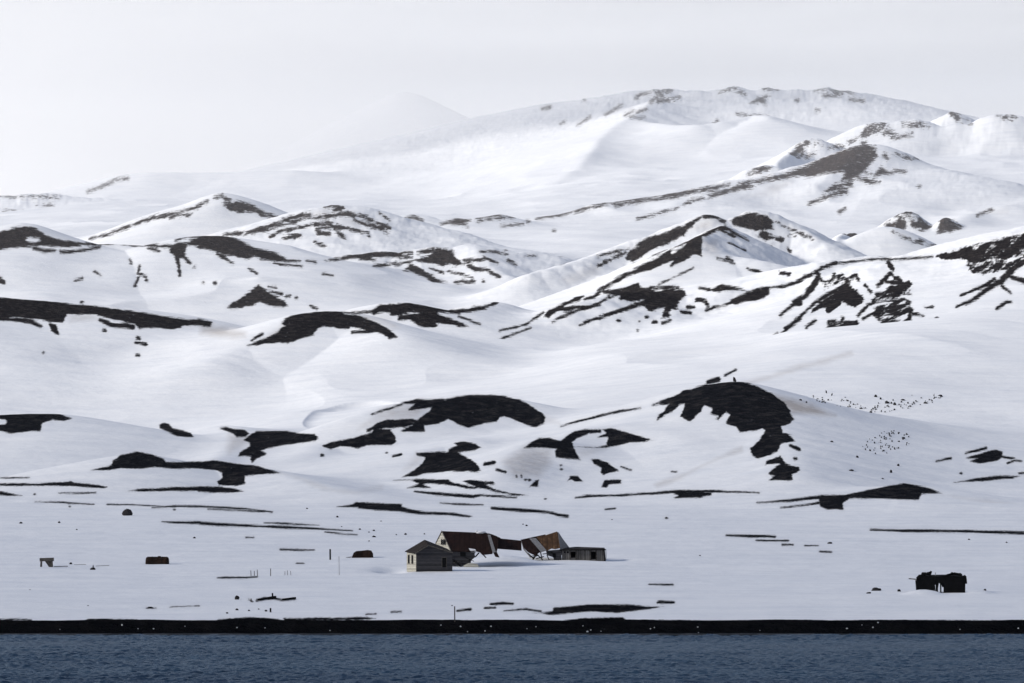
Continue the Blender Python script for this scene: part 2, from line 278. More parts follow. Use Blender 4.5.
# --- mid distance, left
rg(1380, 1680)
po('f', '-260,60 -60,80 0,92 200,104 400,127 530,140 700,164 800,180 900,196 1034,205 1034,230 950,232 890,250 760,240 715,252 690,225 650,215 600,205 510,185 480,175 340,175 320,218 290,215 200,200 80,190 0,195 -60,200 -260,190', amp=.5)
st('f', '-20,198,14 100,205,14 160,215,14 210,238,10', '515,205,14 570,230,18 680,240,18', '530,258,12', '703,295,10 715,300,10', '695,320,8 745,328,12', '700,385,7 712,385,7', '890,200,5 950,222,4', '220,373,4'); po('f', '250,220 285,230 300,280 265,260')
po('g', '-10,250 60,268 50,290 -10,282')
po('g', '245,383 340,350 400,320 440,285 415,268 460,240 540,218 620,210 720,212 740,225 800,234 870,255 930,284 990,320 1007,342 970,348 920,320 860,318 830,300 770,290 760,300 720,300 690,290 640,285 595,300 580,330 520,345 450,372 400,368 340,375 290,388', amp=.7)
st('g', '780,320,8 850,315,8', '265,358,5 320,328,7')
rg(1520, 1720)
st('g', '740,220,4 880,213,6'); po('g', '870,213 920,180 1034,176 1034,230 970,232 985,215 920,218 890,225', amp=.5)
po('h', '-10,172 60,172 140,184 230,200 290,206 350,200 380,186 430,187 440,200 380,212 300,225 190,215 210,230 260,250 350,290 320,292 240,275 180,270 190,285 165,297 110,290 70,265 50,250 -10,255 -10,240 120,215 60,215 -10,225', amp=.7)
st('h', '430,190,8 470,178,9 495,163,14', '300,235,3 410,280,4')
rg(1860, 2040)
po('g', '142,190 220,136 300,76 380,132 450,178 430,188 350,178 310,160 260,180 210,188 170,200 150,196', amp=.5)
rg(1650, 2060)
st('g', '350,85,4 390,90,6', '355,110,6 420,122,9', '440,135,6 460,135,6', '490,142,6', '565,185,5 600,198,6'); st('f', '418,113,6', '0,8,10 20,14,8')
rg(1850, 2190)
po('a', '-260,360 -60,332 0,318 60,300 125,290 180,298 230,330 280,353 400,372 415,390 350,395 280,390 200,388 100,395 0,405 -60,405 -260,420', amp=.4)
po('a', '130,352 155,342 200,350 210,362 180,370 140,366', hole=True)
st('a', '175,400,12 230,412,18 280,415,10', '310,418,8 350,418,12 450,408,10 510,395,8', '400,376,8 500,381,8 560,374,12 610,370,8 680,382,10 780,386,8 880,393,10', '700,355,4 770,364,4', '760,402,5 810,412,7', '905,445,14 915,490,9 920,540,5', '940,440,7 975,480,7', '993,495,6', '900,358,6 960,336,10 1024,342,14', amp=.5)
po('a', '870,395 910,375 960,370 1024,338 1034,338 1034,390 960,385 945,420 950,445 900,445 875,425', amp=.5)
po('b', '-10,335 60,326 140,332 200,362 280,400 380,421 440,452 440,465 360,465 320,455 280,440 240,455 180,440 120,435 60,410 -10,395', amp=.4)
st('b', '90,430,12 170,480,5', '310,455,8 420,462,8 510,468,5', '545,465,6 590,470,8', '250,505,5 290,530,6', '380,475,3 520,495,3', '630,532,5 680,540,5', '75,580,7', '15,575,5')
st('a', '385,565,5 420,555,7', '485,518,7 515,540,3', '690,595,5 710,550,5', '710,530,4 745,545,8 750,565,6', '665,460,4 672,478,4', '0,555,12 20,575,10', '715,490,3 705,530,3')
rg(2450, 2700)
st('a', '460,350,3 560,328,6 620,303,8 700,273,9 780,247,11 850,231,16 920,218,9 1024,184,8', '870,245,8 970,228,6', amp=.5); st('b', '0,178,8 40,162,7', '75,140,6 110,133,12 150,153,7')
po('b', '115,175 200,160 250,166 290,196 340,220 405,243 370,247 320,237 280,215 200,215 150,205', amp=.5)
rg(2250, 2520)
st('b', '120,333,8 200,325,14 260,318,16 350,290,14 420,263,14 500,236,14 560,228,18', '230,330,6 330,308,8 450,275,8 540,245,8 640,240,14 740,225,22 790,232,14', '360,345,6 420,310,8 520,292,8 570,280,6', '430,350,8 510,335,14 480,350,8', '590,280,16 660,270,20 720,330,14 740,345,6', '600,300,10 700,290,20 780,305,12 860,322,8', '640,188,6 700,183,10 730,190,12 690,208,12', '790,230,8 850,240,14 880,260,10', '790,255,8 860,280,20 930,300,18 960,325,8', '900,268,8 970,295,8', '605,325,10 660,322,10', '865,340,6', '590,370,4 640,390,5', '920,225,6 940,235,4 970,258,6', amp=1.1)
rg(2750, 3080)
st('c', '30,250,4 70,240,10 110,258,9', '390,250,5 440,240,8 500,233,8 520,242,6 580,242,4', '400,262,4 530,245,5', '520,287,3 630,275,6', '652,265,8', '700,250,3 780,235,6 830,227,12 885,207,12', '900,212,10 960,196,10 1024,178,8', '785,314,6', '670,355,3', amp=.6); po('c', '210,275 250,262 290,248 360,254 330,270 350,290 290,278', amp=.5)
rg(2000, 2300)
po('b', '640,462 720,448 790,425 900,418 1034,418 1034,445 880,445 870,455 910,465 830,460 800,450 700,460', amp=.7); st('b', '890,492,5 960,485,14 1000,478,6', '1000,485,5 1030,480,5')
st('c', '0,428,8 60,423,10', '0,445,10 60,450,6', '90,425,6 170,408,16', '150,500,5 220,525,8', '245,520,5 300,530,6 370,552,4', '330,465,10 430,455,16', '350,490,8 390,510,20 440,510,10 510,548,8', '430,450,10 500,475,5', '550,465,7 595,485,4', '410,418,5 490,420,6 550,430,3', '285,575,7 380,572,4', '425,570,5', '640,440,3 700,440,4', '820,435,3 880,432,5 900,432,3', '540,404,6', amp=.9)
po('c', '0,480 90,455 150,440 190,400 240,404 275,420 280,450 330,485 300,490 230,480 220,495 160,475 80,470', amp=1); po('c', '20,515 50,485 90,500 140,530 190,560 240,575 170,572 110,540 60,520', amp=1)
st('c', '755,532,4 820,500,6 880,480,6', '870,500,14 935,492,14', '755,573,7 785,570,10')
# --- the cratered hill
rg(1940, 2120)
po('d', '130,440 160,405 240,352 330,322 420,284 480,258 470,290 440,300 430,330 360,370 260,410 200,450 170,470 140,465', amp=.9)
st('d', '-10,442,5 100,412,8 150,405,10', '-10,492,8 60,455,10 130,425,12', '480,262,6 520,243,8 550,232,14 600,245,10 640,264,8', '900,268,5 960,293,8 1010,318,6', '960,335,6 1000,340,6', '20,470,4 120,430,4', amp=.5)
po('d', '660,262 700,240 770,222 850,236 890,266 880,290 890,305 840,300 800,315 740,290 690,285', amp=.6); po('d', '805,335 830,308 870,325 900,345 945,350 930,370 890,355 850,362', amp=.7)
st('e', '0,288,8 60,315,6'); st('d', '640,290,8 680,320,10 760,362,4', '660,380,10 700,400,12 740,415,4', '880,380,4', '960,400,4 975,420,4')
rg(1780, 1985)
po('d', '-10,615 80,558 180,505 300,425 400,355 470,338 520,332 520,440 490,430 400,480 360,490 380,460 320,480 260,510 200,520 120,560 60,590', amp=.9)
po('d', '515,335 590,292 640,262 680,290 650,310 600,310 550,335', amp=.4)
po('d', '190,470 300,430 380,392 300,445 200,490', hole=True); po('d', '360,410 440,375 430,390 370,425', hole=True)
st('d', '620,310,6 690,340,9', '650,450,7 680,465,8', '600,450,3 690,478,3', '755,505,8 850,530,8', '850,545,8 900,530,14 970,530,8', '300,585,3 400,540,3 480,500,3')
rg(1560, 1790)
po('i', '0,110 60,100 140,88 190,70 205,88 290,108 340,94 420,102 445,130 400,160 400,195 360,210 350,240 310,250 330,190 250,210 230,185 150,190 230,150 150,160 95,155 110,130 40,125', amp=1.2)
st('i', '0,165,6 60,135,6 110,120,5', '0,245,12 60,225,14 140,195,14 220,165,14 300,140,18', '100,100,5 190,86,12', '260,90,6 400,90,7', '510,93,7 560,101,9', '545,205,9 600,190,8 670,170,6', '500,150,16 540,160,18 550,180,10', '415,215,12 460,220,12', '450,190,10 480,190,8', '320,270,7 360,260,10', '276,265,13', '236,240,9', '198,262,6', '92,258,9', '870,90,4 950,83,5 1024,56,6', '190,310,4', amp=.6)
po('i', '560,105 620,76 660,82 740,100 690,102 640,105 600,112', amp=.3); po('i', '660,165 700,140 760,110 830,88 870,86 862,130 800,155 740,160 690,178', amp=.5)
po('h', '740,235 760,205 810,185 870,155 900,136 940,132 920,155 870,170 840,190 950,185 1024,165 1024,172 950,200 870,205 800,212 760,242', amp=.6)
st('h', '945,148,8 990,138,10 1024,112,12', '780,265,6 830,240,12 900,210,8 1024,175,5', '920,283,4 960,265,14 1024,240,8', '510,310,3 600,292,5 650,275,4 700,240,8 735,218,4', '470,372,4 550,340,6 620,315,7 670,298,3', '340,445,2 420,415,3 490,395,4', amp=.3)
# --- crags at the right
rg(1440, 1830)
po('i', '985,160 1024,130 1034,125 1034,180 990,185', amp=.5); st('i', '920,230,8 980,185,8', '950,300,14 980,280,12 1024,250,8', '870,350,5 910,325,5', '890,380,12 920,335,12 950,310,8', '810,412,6 835,395,6', '980,462,4 1024,425,12', '750,448,4', '990,343,5', amp=.6)
A = 1.15
st('j', '0,95,8 40,100,6', '0,275,6 60,230,14 110,190,16 150,140,18 160,110,14', '150,93,8 180,72,8 235,55,6', '0,155,3 60,140,4 110,110,6 160,95,8', '0,360,5 60,305,9 110,255,10 150,220,13 200,190,13 270,148,10', '300,115,10 320,105,10 330,125,10', '110,325,3 150,295,5', '355,145,9 380,175,8', '330,275,9 370,230,8 440,215,8 520,205,12 545,220,8', '350,285,8 430,245,8 540,225,13', '410,150,8 465,100,12 530,150,10 520,185,10 550,185,6', '440,130,8 500,140,10', '405,185,8 430,185,14', '480,335,4 540,290,13 548,250,12', '555,265,9 600,275,7', '455,52,7 475,85,8', '60,455,9 110,415,11 150,405,13 200,370,15 250,325,15 320,310,13', '150,420,7 250,350,9', '90,470,7 140,440,11', '195,400,8', '300,408,7 330,397,7', '350,372,9 362,368,9', '260,300,7 265,285,7', '415,295,7 440,290,5', '420,330,5 440,330,4', '610,242,7 640,240,5', '630,293,5', '655,288,5', '390,350,4', '60,362,4', '165,120,5 190,135,7 210,120,5', '230,100,4 200,150,4', amp=A)
po('j', '120,270 160,220 220,180 280,145 320,170 350,210 320,240 260,220 220,260 200,270 190,240', amp=2.4, bias=.5)
po('j', '170,130 260,90 300,130 280,150 220,150 180,170', amp=2.4, bias=-1.2); po('j', '380,205 470,150 545,122 562,165 535,205 556,240 530,280 495,318 440,318 392,285', amp=2.6, bias=-1.1); po('j', '200,290 330,290 330,360 220,420 130,440', amp=2.4, bias=-2.0)
st('j', '420,38,6 480,40,5 550,36,4 640,28,4', '240,56,4 330,46,4 420,36,5')
po('j', '650,28 720,10 770,-8 800,-20 1060,-75 1200,-110 1200,0 1060,20 960,40 900,30 850,60 800,50 770,40 700,38', amp=2.6, bias=-.2)
po('j', '780,60 850,40 960,40 1060,0 1060,40 960,90 850,110 800,100', amp=2.6, bias=-1.6)
st('j', '740,240,4 800,215,8 870,165,15 930,130,22 980,80,22 1024,50,20 1080,10,20 1180,-30,20', '930,150,9 970,180,6', '960,110,12 1024,130,16', '760,190,3 860,150,8 900,120,9', '910,245,7 950,218,9 970,220,5', '1000,370,5 1024,360,6', '1005,415,7', '1015,470,8', '680,497,4', '955,390,5', '780,230,3 830,200,5', '1000,290,3', amp=.8)
# --- humps beyond
rg(2550, 2690); po('e', '170,325 210,286 240,270 260,283 290,270 322,286 290,315 250,338 185,340', amp=.6)
rg(2700, 2870)
po('e', '375,270 430,232 500,210 480,260 470,282 400,275', amp=.5); st('e', '445,210,6 500,186,12 540,196,9', '390,245,4 410,236,6'); po('e', '500,235 530,240 550,222 600,258 560,280 520,265', amp=.6)
po('e', '625,290 635,250 655,200 672,210 700,230 745,263 700,280 650,285', amp=1.4)
rg(2390, 2500); st('e', '425,283,4 500,318,7')
rg(2390, 2600); po('e', '510,335 545,318 580,335 560,340'); st('e', '580,342,2 650,345,3')
rg(2850, 3000); st('e', '810,208,4 875,180,7')
rg(3400, 3620); po('e', '605,52 640,18 665,3 700,16 722,45 690,50 650,40', amp=.4); st('e', '600,75,2 545,77,3 570,77,4')
rg(2900, 3380)
st('e', '180,192,7 205,175,7', '40,155,8 130,120,10 200,100,14', '175,85,14 210,100,14', '340,25,4 380,5,10 420,12,6', '440,2,5 480,8,5', amp=.4)
po('e', '110,100 160,65 240,50 240,72 180,80 140,100', amp=.4); po('e', '245,35 300,35 365,58 320,65 280,50', amp=.4)
po('r', '500,555 560,522 640,494 700,462 800,422 900,386 960,380 1000,395 1002,450 960,500 930,530 880,560 830,565 845,520 760,525 700,540 660,545 600,540 550,552', amp=.5)
st('r', '390,575,8 450,560,14 520,548,12', '0,638,16 70,622,12 160,604,12 240,588,10', '150,650,8 230,625,14 300,603,20 350,588,16 360,568,10', '300,590,8 350,570,10 400,570,8', '60,662,6 120,660,6', amp=.9)
st('d', '0,178,12 60,164,12 150,156,10 250,136,12 300,126,14 380,128,16 460,111,12 560,101,10 660,74,8', '80,180,6 180,165,10 240,150,8 320,148,10 400,135,8', '560,135,8 650,105,15 720,90,17 775,85,12', '450,160,6 530,150,4', '430,175,8 460,165,6', '190,250,5 270,230,3 400,195,2', '800,60,6 850,45,12 920,36,10 1024,6,16', '760,25,8 840,5,10', amp=1.0)
st('t', '310,330,12 325,350,9', '360,328,5 440,350,8', '530,338,6 640,343,5', '460,348,3 510,350,3', '360,413,7 415,415,3', '210,420,6 240,425,5', '485,495,4', amp=.4); po('t', '255,440 290,400 320,412 355,425 290,435', amp=.5)
rg(3950, 4200); po('r', '520,470 570,425 600,395 655,360 670,368 640,400 620,420 600,440 560,445', amp=1.2); st('r', '600,450,8 640,425,8', '645,450,8 690,425,6', '690,370,7 720,382,6', '760,395,6 830,388,8', amp=.7)
rg(3390, 3560); po('r', '345,540 380,507 430,487 470,502 430,515 400,530', amp=.8)
rg(4000, 4420)
st('t', '180,245,6 230,225,6', '350,245,8 450,230,6', '130,265,8 160,255,5', '30,290,5 100,290,5', '200,270,9', amp=.8)
po('t', '170,240 190,200 230,160 300,155 340,180 380,235 330,245 250,230', amp=2.2, bias=-1.4); po('t', '380,160 470,148 560,178 540,195 450,205 400,190', amp=2.2, bias=-1.6)
po('t', '640,112 670,110 740,158 760,175 700,168 660,145', amp=1.5, bias=-.3); po('t', '850,150 900,118 960,128 990,118 1000,150 960,160 900,145', amp=2, bias=-1.2)
rg(5000, 5700)
st('r', '250,96,6 280,98,12 330,124,7', '430,96,5 500,98,5', '595,155,8', '690,103,4 760,106,6 820,106,8 890,118,6', '740,130,7 820,130,6', '870,152,4 940,158,4', '700,208,8', '290,225,3 370,235,5 450,240,4', '170,290,9 190,262,6', '200,112,3 250,100,4', amp=.6)
po('r', '360,170 400,140 460,128 430,150 440,178 410,165', amp=.9)
rg(4600, 5700)
st('q', '700,140,8 720,125,6 780,112,5 860,102,5', '770,165,6 840,120,6 880,103,4', '810,160,14 860,155,13', '860,150,4 920,138,5', '640,230,6 680,210,5', '700,215,7 750,200,5', '670,242,5 740,245,3', '215,200,6 255,190,9', '540,230,3 620,180,3', '430,155,3', '400,280,2 460,240,3', '310,275,3 330,262,3', amp=.7)
st('a', '450,110,3 520,85,5 600,48,6 650,40,8', amp=.3)
rg(4300, 5200); st('a', '-60,126,5 0,128,6 80,136,6', '110,138,5 200,136,4 300,138,3', amp=.4); po('a', '0,190 120,200 140,240 20,270', amp=2, bias=-2.8); po('a', '170,170 290,165 290,195 180,195', amp=2, bias=-2.6)
# dusty, dirty snow, and some shade painted in the same tint
DUST_SHADE = []
def dust_shade_area(t, s, a=1.): po(t, s); q = SH.pop(); DUST_SHADE.append((q[1], q[2], q[3], a))
rg(950, 1250); dust_shade_area('m', '-10,200 110,100 240,72 370,85 300,150 120,160', .8); dust_shade_area('m', '880,170 940,130 1024,160 1024,175', .8); dust_shade_area('l', '245,220 350,235 350,275 250,330 240,300', .8)
rg(880, 1080); dust_shade_area('n', '0,360 120,295 260,300 265,380 200,460 60,450', .9); dust_shade_area('n', '380,300 540,300 460,340 410,350', .6); dust_shade_area('m', '220,410 290,335 330,350 280,400', .7)
rg(950, 1130); dust_shade_area('o', '690,80 760,92 880,125 1000,182 860,178 780,175', 2.0)  # dirty snow and the shade of the mound's right flank in one tint
rg(1380, 1680); dust_shade_area('g', '0,282 60,275 200,305 235,320 245,352 100,352 0,330', 1.3); dust_shade_area('f', '340,178 480,178 500,200 360,215', 1.0); dust_shade_area('g', '320,350 440,275 470,285 400,330', 1.); dust_shade_area('g', '800,235 960,230 1024,300 930,290', .8)
rg(1750, 2300); dust_shade_area('d', '430,330 500,265 550,245 640,262 540,310 440,335', .8); dust_shade_area('d', '520,350 600,355 610,440 530,440', .7); dust_shade_area('c', '820,560 1024,460 1024,540 860,590', .6); dust_shade_area('e', '820,235 950,150 1024,175 900,240', .3)  # second area paints the shade on the crater's right-facing wall
rg(2900, 3500); dust_shade_area('d', '700,150 860,100 960,60 860,130', .5); dust_shade_area('r', '420,600 560,560 580,575 480,640', .6); dust_shade_area('e', '800,240 860,190 960,170 920,230', .4)
rg(2350, 2600); dust_shade_area('b', '560,230 640,200 690,215 640,240', .8); dust_shade_area('b', '680,260 740,240 830,270 800,290', .8)

rg(1150, 1500); dust_shade_area('i', '690,588 850,545 1034,488 1034,508 850,562 700,600', 1.3); dust_shade_area('j', '-10,512 100,482 300,425 300,436 100,500 -10,526', 1.1)  # both streaks paint the faint shading along the snow fold
rg(850, 1080); dust_shade_area('o', '80,535 200,490 350,415 520,345 520,362 350,432 200,508 90,545', 1.3); dust_shade_area('p', '600,580 800,610 1000,650 1000,665 780,625 600,590', .8); dust_shade_area('l', '515,425 640,455 760,500 900,520 1034,490 1034,510 900,535 740,512 600,455', .8)
def seg_d(x, y, a, b):
    ex, ey = b[0] - a[0], b[1] - a[1]
    t = np.clip(((x - a[0]) * ex + (y - a[1]) * ey) / (ex * ex + ey * ey + 1e-9), 0, 1)
    return np.hypot(x - a[0] - ex * t, y - a[1] - ey * t), t
def poly_sdf(x, y, p):
    d = np.full(x.shape, 1e9); ins = np.zeros(x.shape, bool); n = len(p)
    for i in range(n):
        a = p[i]; b = p[(i + 1) % n]
        d = np.minimum(d, seg_d(x, y, a, b)[0])
        c = ((a[1] > y) != (b[1] > y))
        if a[1] != b[1]: ins ^= c & (x < (b[0] - a[0]) * (y - a[1]) / (b[1] - a[1]) + a[0])
    return np.where(ins, d, -d)
def bare_ground(U, Y, P, X, Z):
    """signed amount of bare ground (about a metre-scale distance to the edge of the snow) and of dust"""
    R = np.full(U.shape, -8.); Du = np.zeros(U.shape)
    for kd, y0, y1, p, amp, bias in SH:
        m = 9
        s = np.nonzero((Y > y0) & (Y < y1) & (U > p[:, 0].min() - m) & (U < p[:, 0].max() + m) & (P > p[:, 1].min() - m) & (P < p[:, 1].max() + m))
        if not len(s[0]): continue
        x = U[s]; y = P[s]
        if kd == 's':
            v = np.full(x.shape, -9.)
            for i in range(len(p) - 1):
                d, t = seg_d(x, y, p[i], p[i + 1]); v = np.maximum(v, (p[i][2] * (1 - t) + p[i + 1][2] * t) / 2 - d)
        else: v = poly_sdf(x, y, p)
        if amp:
            q = (y0 + y1) / 3000.; h_ = Z[s]
            if amp >= 1.9 or kd == 's' and amp >= .6 or amp == 1.:      # streaks run down the fall line of the crags
                sgn = 1 if p[:, 0].mean() > 560 else -1
                al = X[s] * .8 * sgn + h_ * .6; ac = -X[s] * .6 * sgn + h_ * .8
                nz = fbm(al / (7. * q), ac / (1.7 * q) + Y[s] / (40. * q), 77, 5, .72)
            else: nz = fbm(X[s] / (3.0 * q), h_ / (2.0 * q) + Y[s] / (20. * q), 77, 4, .6)
            v = np.minimum(v, 2.5) + amp * nz * 2.0
        v = v + bias
        if kd == 'h': R[s] = np.minimum(R[s], -v)
        else: R[s] = np.maximum(R[s], v)
    for y0, y1, p, a in DUST_SHADE:
        m = 9
        s = np.nonzero((Y > y0) & (Y < y1) & (U > p[:, 0].min() - m) & (U < p[:, 0].max() + m) & (P > p[:, 1].min() - m) & (P < p[:, 1].max() + m))
        if len(s[0]): Du[s] = np.maximum(Du[s], a * np.clip((poly_sdf(U[s], P[s], p) + 2.5 * fbm(X[s] / 6., Z[s] / 4., 91, 3)) / 9 + .3, 0, 1))
    return R, Du
# ------------------------------------------------------------------ materials
def new_mat(name):
    m = bpy.data.materials.new(name); m.use_nodes = True; nt = m.node_tree
    b = nt.nodes['Principled BSDF']; return m, nt, b
def N(nt, t, **kw):
    n = nt.nodes.new(t)
    for k, v in kw.items():
        if k.startswith('i_'):
            key = k[2:]; key = int(key) if key.isdigit() else key.replace('_', ' ')
            n.inputs[key].default_value = v
        else: setattr(n, k, v)
    return n
def ramp(nt, src, stops):
    r = N(nt, 'ShaderNodeValToRGB'); e = r.color_ramp.elements
    while len(e) < len(stops): e.new(.5)
    for q, (p, c) in zip(e, stops): q.position = p; q.color = (*c, 1) if len(c) == 3 else c
    nt.links.new(src, r.inputs[0]); return r
def math_(nt, op, a, b=None, c=None, clamp=False):
    n = N(nt, 'ShaderNodeMath', operation=op, use_clamp=clamp)
    for i, v in enumerate((a, b, c)):
        if v is None: continue
        if isinstance(v, (int, float)): n.inputs[i].default_value = v
        else: nt.links.new(v, n.inputs[i])
    return n.outputs[0]
def noise(nt, vec, scale, detail=4, rough=.5, dist=0):
    n = N(nt, 'ShaderNodeTexNoise', i_Scale=scale, i_Detail=detail, i_Roughness=rough, i_Distortion=dist)
    nt.links.new(vec, n.inputs['Vector']); return n.outputs['Fac']
def mapping(nt, vec, scale, rot=(0, 0, 0)):
    n = N(nt, 'ShaderNodeMapping'); n.inputs['Scale'].default_value = scale; n.inputs['Rotation'].default_value = rot
    nt.links.new(vec, n.inputs['Vector']); return n.outputs[0]
def mixc(nt, fac, a, b):
    n = N(nt, 'ShaderNodeMix', data_type='RGBA')
    for i, v in ((0, fac), (6, a), (7, b)):
        if isinstance(v, (int, float)): n.inputs[i].default_value = v
        elif isinstance(v, tuple): n.inputs[i].default_value = (*v, 1)
        else: nt.links.new(v, n.inputs[i])
    return n.outputs[2]

def land_material():
    m, nt, b = new_mat('snow_and_volcanic_ash'); L = nt.links
    tc = N(nt, 'ShaderNodeTexCoord').outputs['Object']
    at = N(nt, 'ShaderNodeAttribute', attribute_name='bare').outputs['Fac']
    dst = N(nt, 'ShaderNodeAttribute', attribute_name='dust_shade').outputs['Fac']
    far = N(nt, 'ShaderNodeAttribute', attribute_name='height_zone').outputs['Fac']
    n1 = noise(nt, tc, .22, 8, .68)
    n2 = noise(nt, mapping(nt, tc, (1.2, .8, 2)), 1.8, 6, .7)
    e = math_(nt, 'ADD', at, math_(nt, 'MULTIPLY', math_(nt, 'SUBTRACT', n1, .5), math_(nt, 'MULTIPLY_ADD', far, 14, 3.8)))
    e = math_(nt, 'ADD', e, math_(nt, 'MULTIPLY', math_(nt, 'SUBTRACT', n2, .5), math_(nt, 'MULTIPLY_ADD', far, 6, 3.8)))
    mask = math_(nt, 'ADD', math_(nt, 'MULTIPLY', e, math_(nt, 'MULTIPLY_ADD', far, -.4, .85)), .5, clamp=True)
    # thin snow streaks lying on the bare ground
    sp = noise(nt, mapping(nt, tc, (1, .35, 1)), .55, 7, .7)
    spk = math_(nt, 'MULTIPLY', math_(nt, 'SUBTRACT', sp, .64, clamp=True), 9, clamp=True)
    rockn = noise(nt, tc, .35, 8, .62); rockf = noise(nt, tc, 2.2, 4, .6)
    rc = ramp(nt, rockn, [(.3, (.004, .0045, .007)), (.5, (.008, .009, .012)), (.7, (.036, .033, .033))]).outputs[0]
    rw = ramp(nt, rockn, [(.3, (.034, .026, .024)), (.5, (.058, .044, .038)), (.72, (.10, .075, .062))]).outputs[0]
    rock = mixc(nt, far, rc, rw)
    rock = mixc(nt, math_(nt, 'MULTIPLY', math_(nt, 'SUBTRACT', rockf, .55, clamp=True), 1.6), rock, (.045, .044, .047))
    rock = mixc(nt, math_(nt, 'MULTIPLY', spk, math_(nt, 'MULTIPLY_ADD', far, .9, .2, clamp=True)), rock, (.6, .62, .66))
    sn = noise(nt, mapping(nt, tc, (.35, 1, 1.5)), .12, 8, .68)
    snow = ramp(nt, sn, [(.32, (.735, .755, .79)), (.5, (.80, .812, .835)), (.7, (.85, .855, .865))]).outputs[0]
    # dirt blown on to the snow round the bare patches, plus shade-tinted areas
    rim = math_(nt, 'MULTIPLY', math_(nt, 'MULTIPLY_ADD', at, .22, .75, clamp=True), noise(nt, mapping(nt, tc, (.5, 1, 1)), .3, 6, .7))
    dirt = math_(nt, 'ADD', math_(nt, 'MULTIPLY', dst, math_(nt, 'MULTIPLY_ADD', noise(nt, tc, .5, 6, .7), 1.1, .05)), math_(nt, 'MULTIPLY', rim, .28), clamp=True)
    snow = mixc(nt, dirt, snow, (.46, .43, .41))
    rock = mixc(nt, math_(nt, 'MULTIPLY', dst, -1, clamp=True), rock, (.0025, .0028, .0035))      # sea-wet ash
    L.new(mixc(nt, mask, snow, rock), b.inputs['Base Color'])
    b.inputs['Roughness'].default_value = .85
    b.inputs['Specular IOR Level'].default_value = .0
    # relief: wind crust on the snow, cinders on the bare ground
    w1 = noise(nt, mapping(nt, tc, (.5, 1.6, 1)), .5, 6, .6); w2 = noise(nt, tc, .06, 5, .55)
    bs = N(nt, 'ShaderNodeBump', i_Strength=.5, i_Distance=.4); L.new(w1, bs.inputs['Height'])
    bl = N(nt, 'ShaderNodeBump', i_Strength=.25, i_Distance=2.); L.new(w2, bl.inputs['Height']); L.new(bs.outputs[0], bl.inputs['Normal'])
    br = N(nt, 'ShaderNodeBump', i_Strength=.8, i_Distance=1.6); L.new(rockn, br.inputs['Height'])
    mv = N(nt, 'ShaderNodeMix', data_type='VECTOR'); L.new(mask, mv.inputs[0]); L.new(bl.outputs[0], mv.inputs[4]); L.new(br.outputs[0], mv.inputs[5])
    L.new(mv.outputs[1], b.inputs['Normal'])
    return m
def plain_mat(name, c1, c2, scale=2., rough=.85, stretch=(1, 1, 1), bump=.3, metal=0, c3=None):
    m, nt, b = new_mat(name); tc = N(nt, 'ShaderNodeTexCoord').outputs['Object']
    n = noise(nt, mapping(nt, tc, stretch), scale, 6, .65)
    st_ = [(.3, c1), (.65, c2)] + ([(.8, c3)] if c3 else [])
    nt.links.new(ramp(nt, n, st_).outputs[0], b.inputs['Base Color'])
    b.inputs['Roughness'].default_value = rough; b.inputs['Metallic'].default_value = metal; b.inputs['Specular IOR Level'].default_value = .04
    if bump:
        bp = N(nt, 'ShaderNodeBump', i_Strength=bump, i_Distance=.05); nt.links.new(n, bp.inputs['Height']); nt.links.new(bp.outputs[0], b.inputs['Normal'])
    return m
def board_mat(name, c1, c2, pitch=.18, axis='Z'):
    """weathered boarding: the board lines run across the given axis"""
    m, nt, b = new_mat(name); tc = N(nt, 'ShaderNodeTexCoord').outputs['Object']
    sx = N(nt, 'ShaderNodeSeparateXYZ'); nt.links.new(tc, sx.inputs[0])
    q = math_(nt, 'MULTIPLY', sx.outputs[axis], 1 / pitch)
    fr = math_(nt, 'FRACT', q); gap = math_(nt, 'LESS_THAN', fr, .16)
    fl = math_(nt, 'FLOOR', q); wn = N(nt, 'ShaderNodeTexWhiteNoise', noise_dimensions='1D'); nt.links.new(fl, wn.inputs['W'])
    n = noise(nt, mapping(nt, tc, (.6, .6, 3) if axis == 'Z' else (3, 1, .6)), 2.5, 6, .7)
    f = math_(nt, 'ADD', math_(nt, 'MULTIPLY', n, .75), math_(nt, 'MULTIPLY', wn.outputs[0], .35))
    c = ramp(nt, f, [(.3, c1), (.75, c2)]).outputs[0]
    c = mixc(nt, gap, c, tuple(v * .3 for v in c1))
    nt.links.new(c, b.inputs['Base Color']); b.inputs['Roughness'].default_value = .9; b.inputs['Specular IOR Level'].default_value = .04
    return m
def rust_mat(name, a, c, d, scale=1.2):
    m, nt, b = new_mat(name); tc = N(nt, 'ShaderNodeTexCoord').outputs['Object']
    n = noise(nt, mapping(nt, tc, (1.6, 1, .5)), scale, 7, .7); n2 = noise(nt, tc, 5, 3, .6)
    col = ramp(nt, n, [(.3, a), (.52, c), (.75, d)]).outputs[0]
    sx = N(nt, 'ShaderNodeSeparateXYZ'); nt.links.new(tc, sx.inputs[0])
    seam = math_(nt, 'LESS_THAN', math_(nt, 'FRACT', math_(nt, 'MULTIPLY', sx.outputs['X'], 1.3)), .1)
    col = mixc(nt, math_(nt, 'MULTIPLY', seam, .5), col, tuple(v * .4 for v in a))
    nt.links.new(col, b.inputs['Base Color']); b.inputs['Roughness'].default_value = .8; b.inputs['Specular IOR Level'].default_value = .04
    bp = N(nt, 'ShaderNodeBump', i_Strength=.4, i_Distance=.04); nt.links.new(n2, bp.inputs['Height']); nt.links.new(bp.outputs[0], b.inputs['Normal'])
    return m
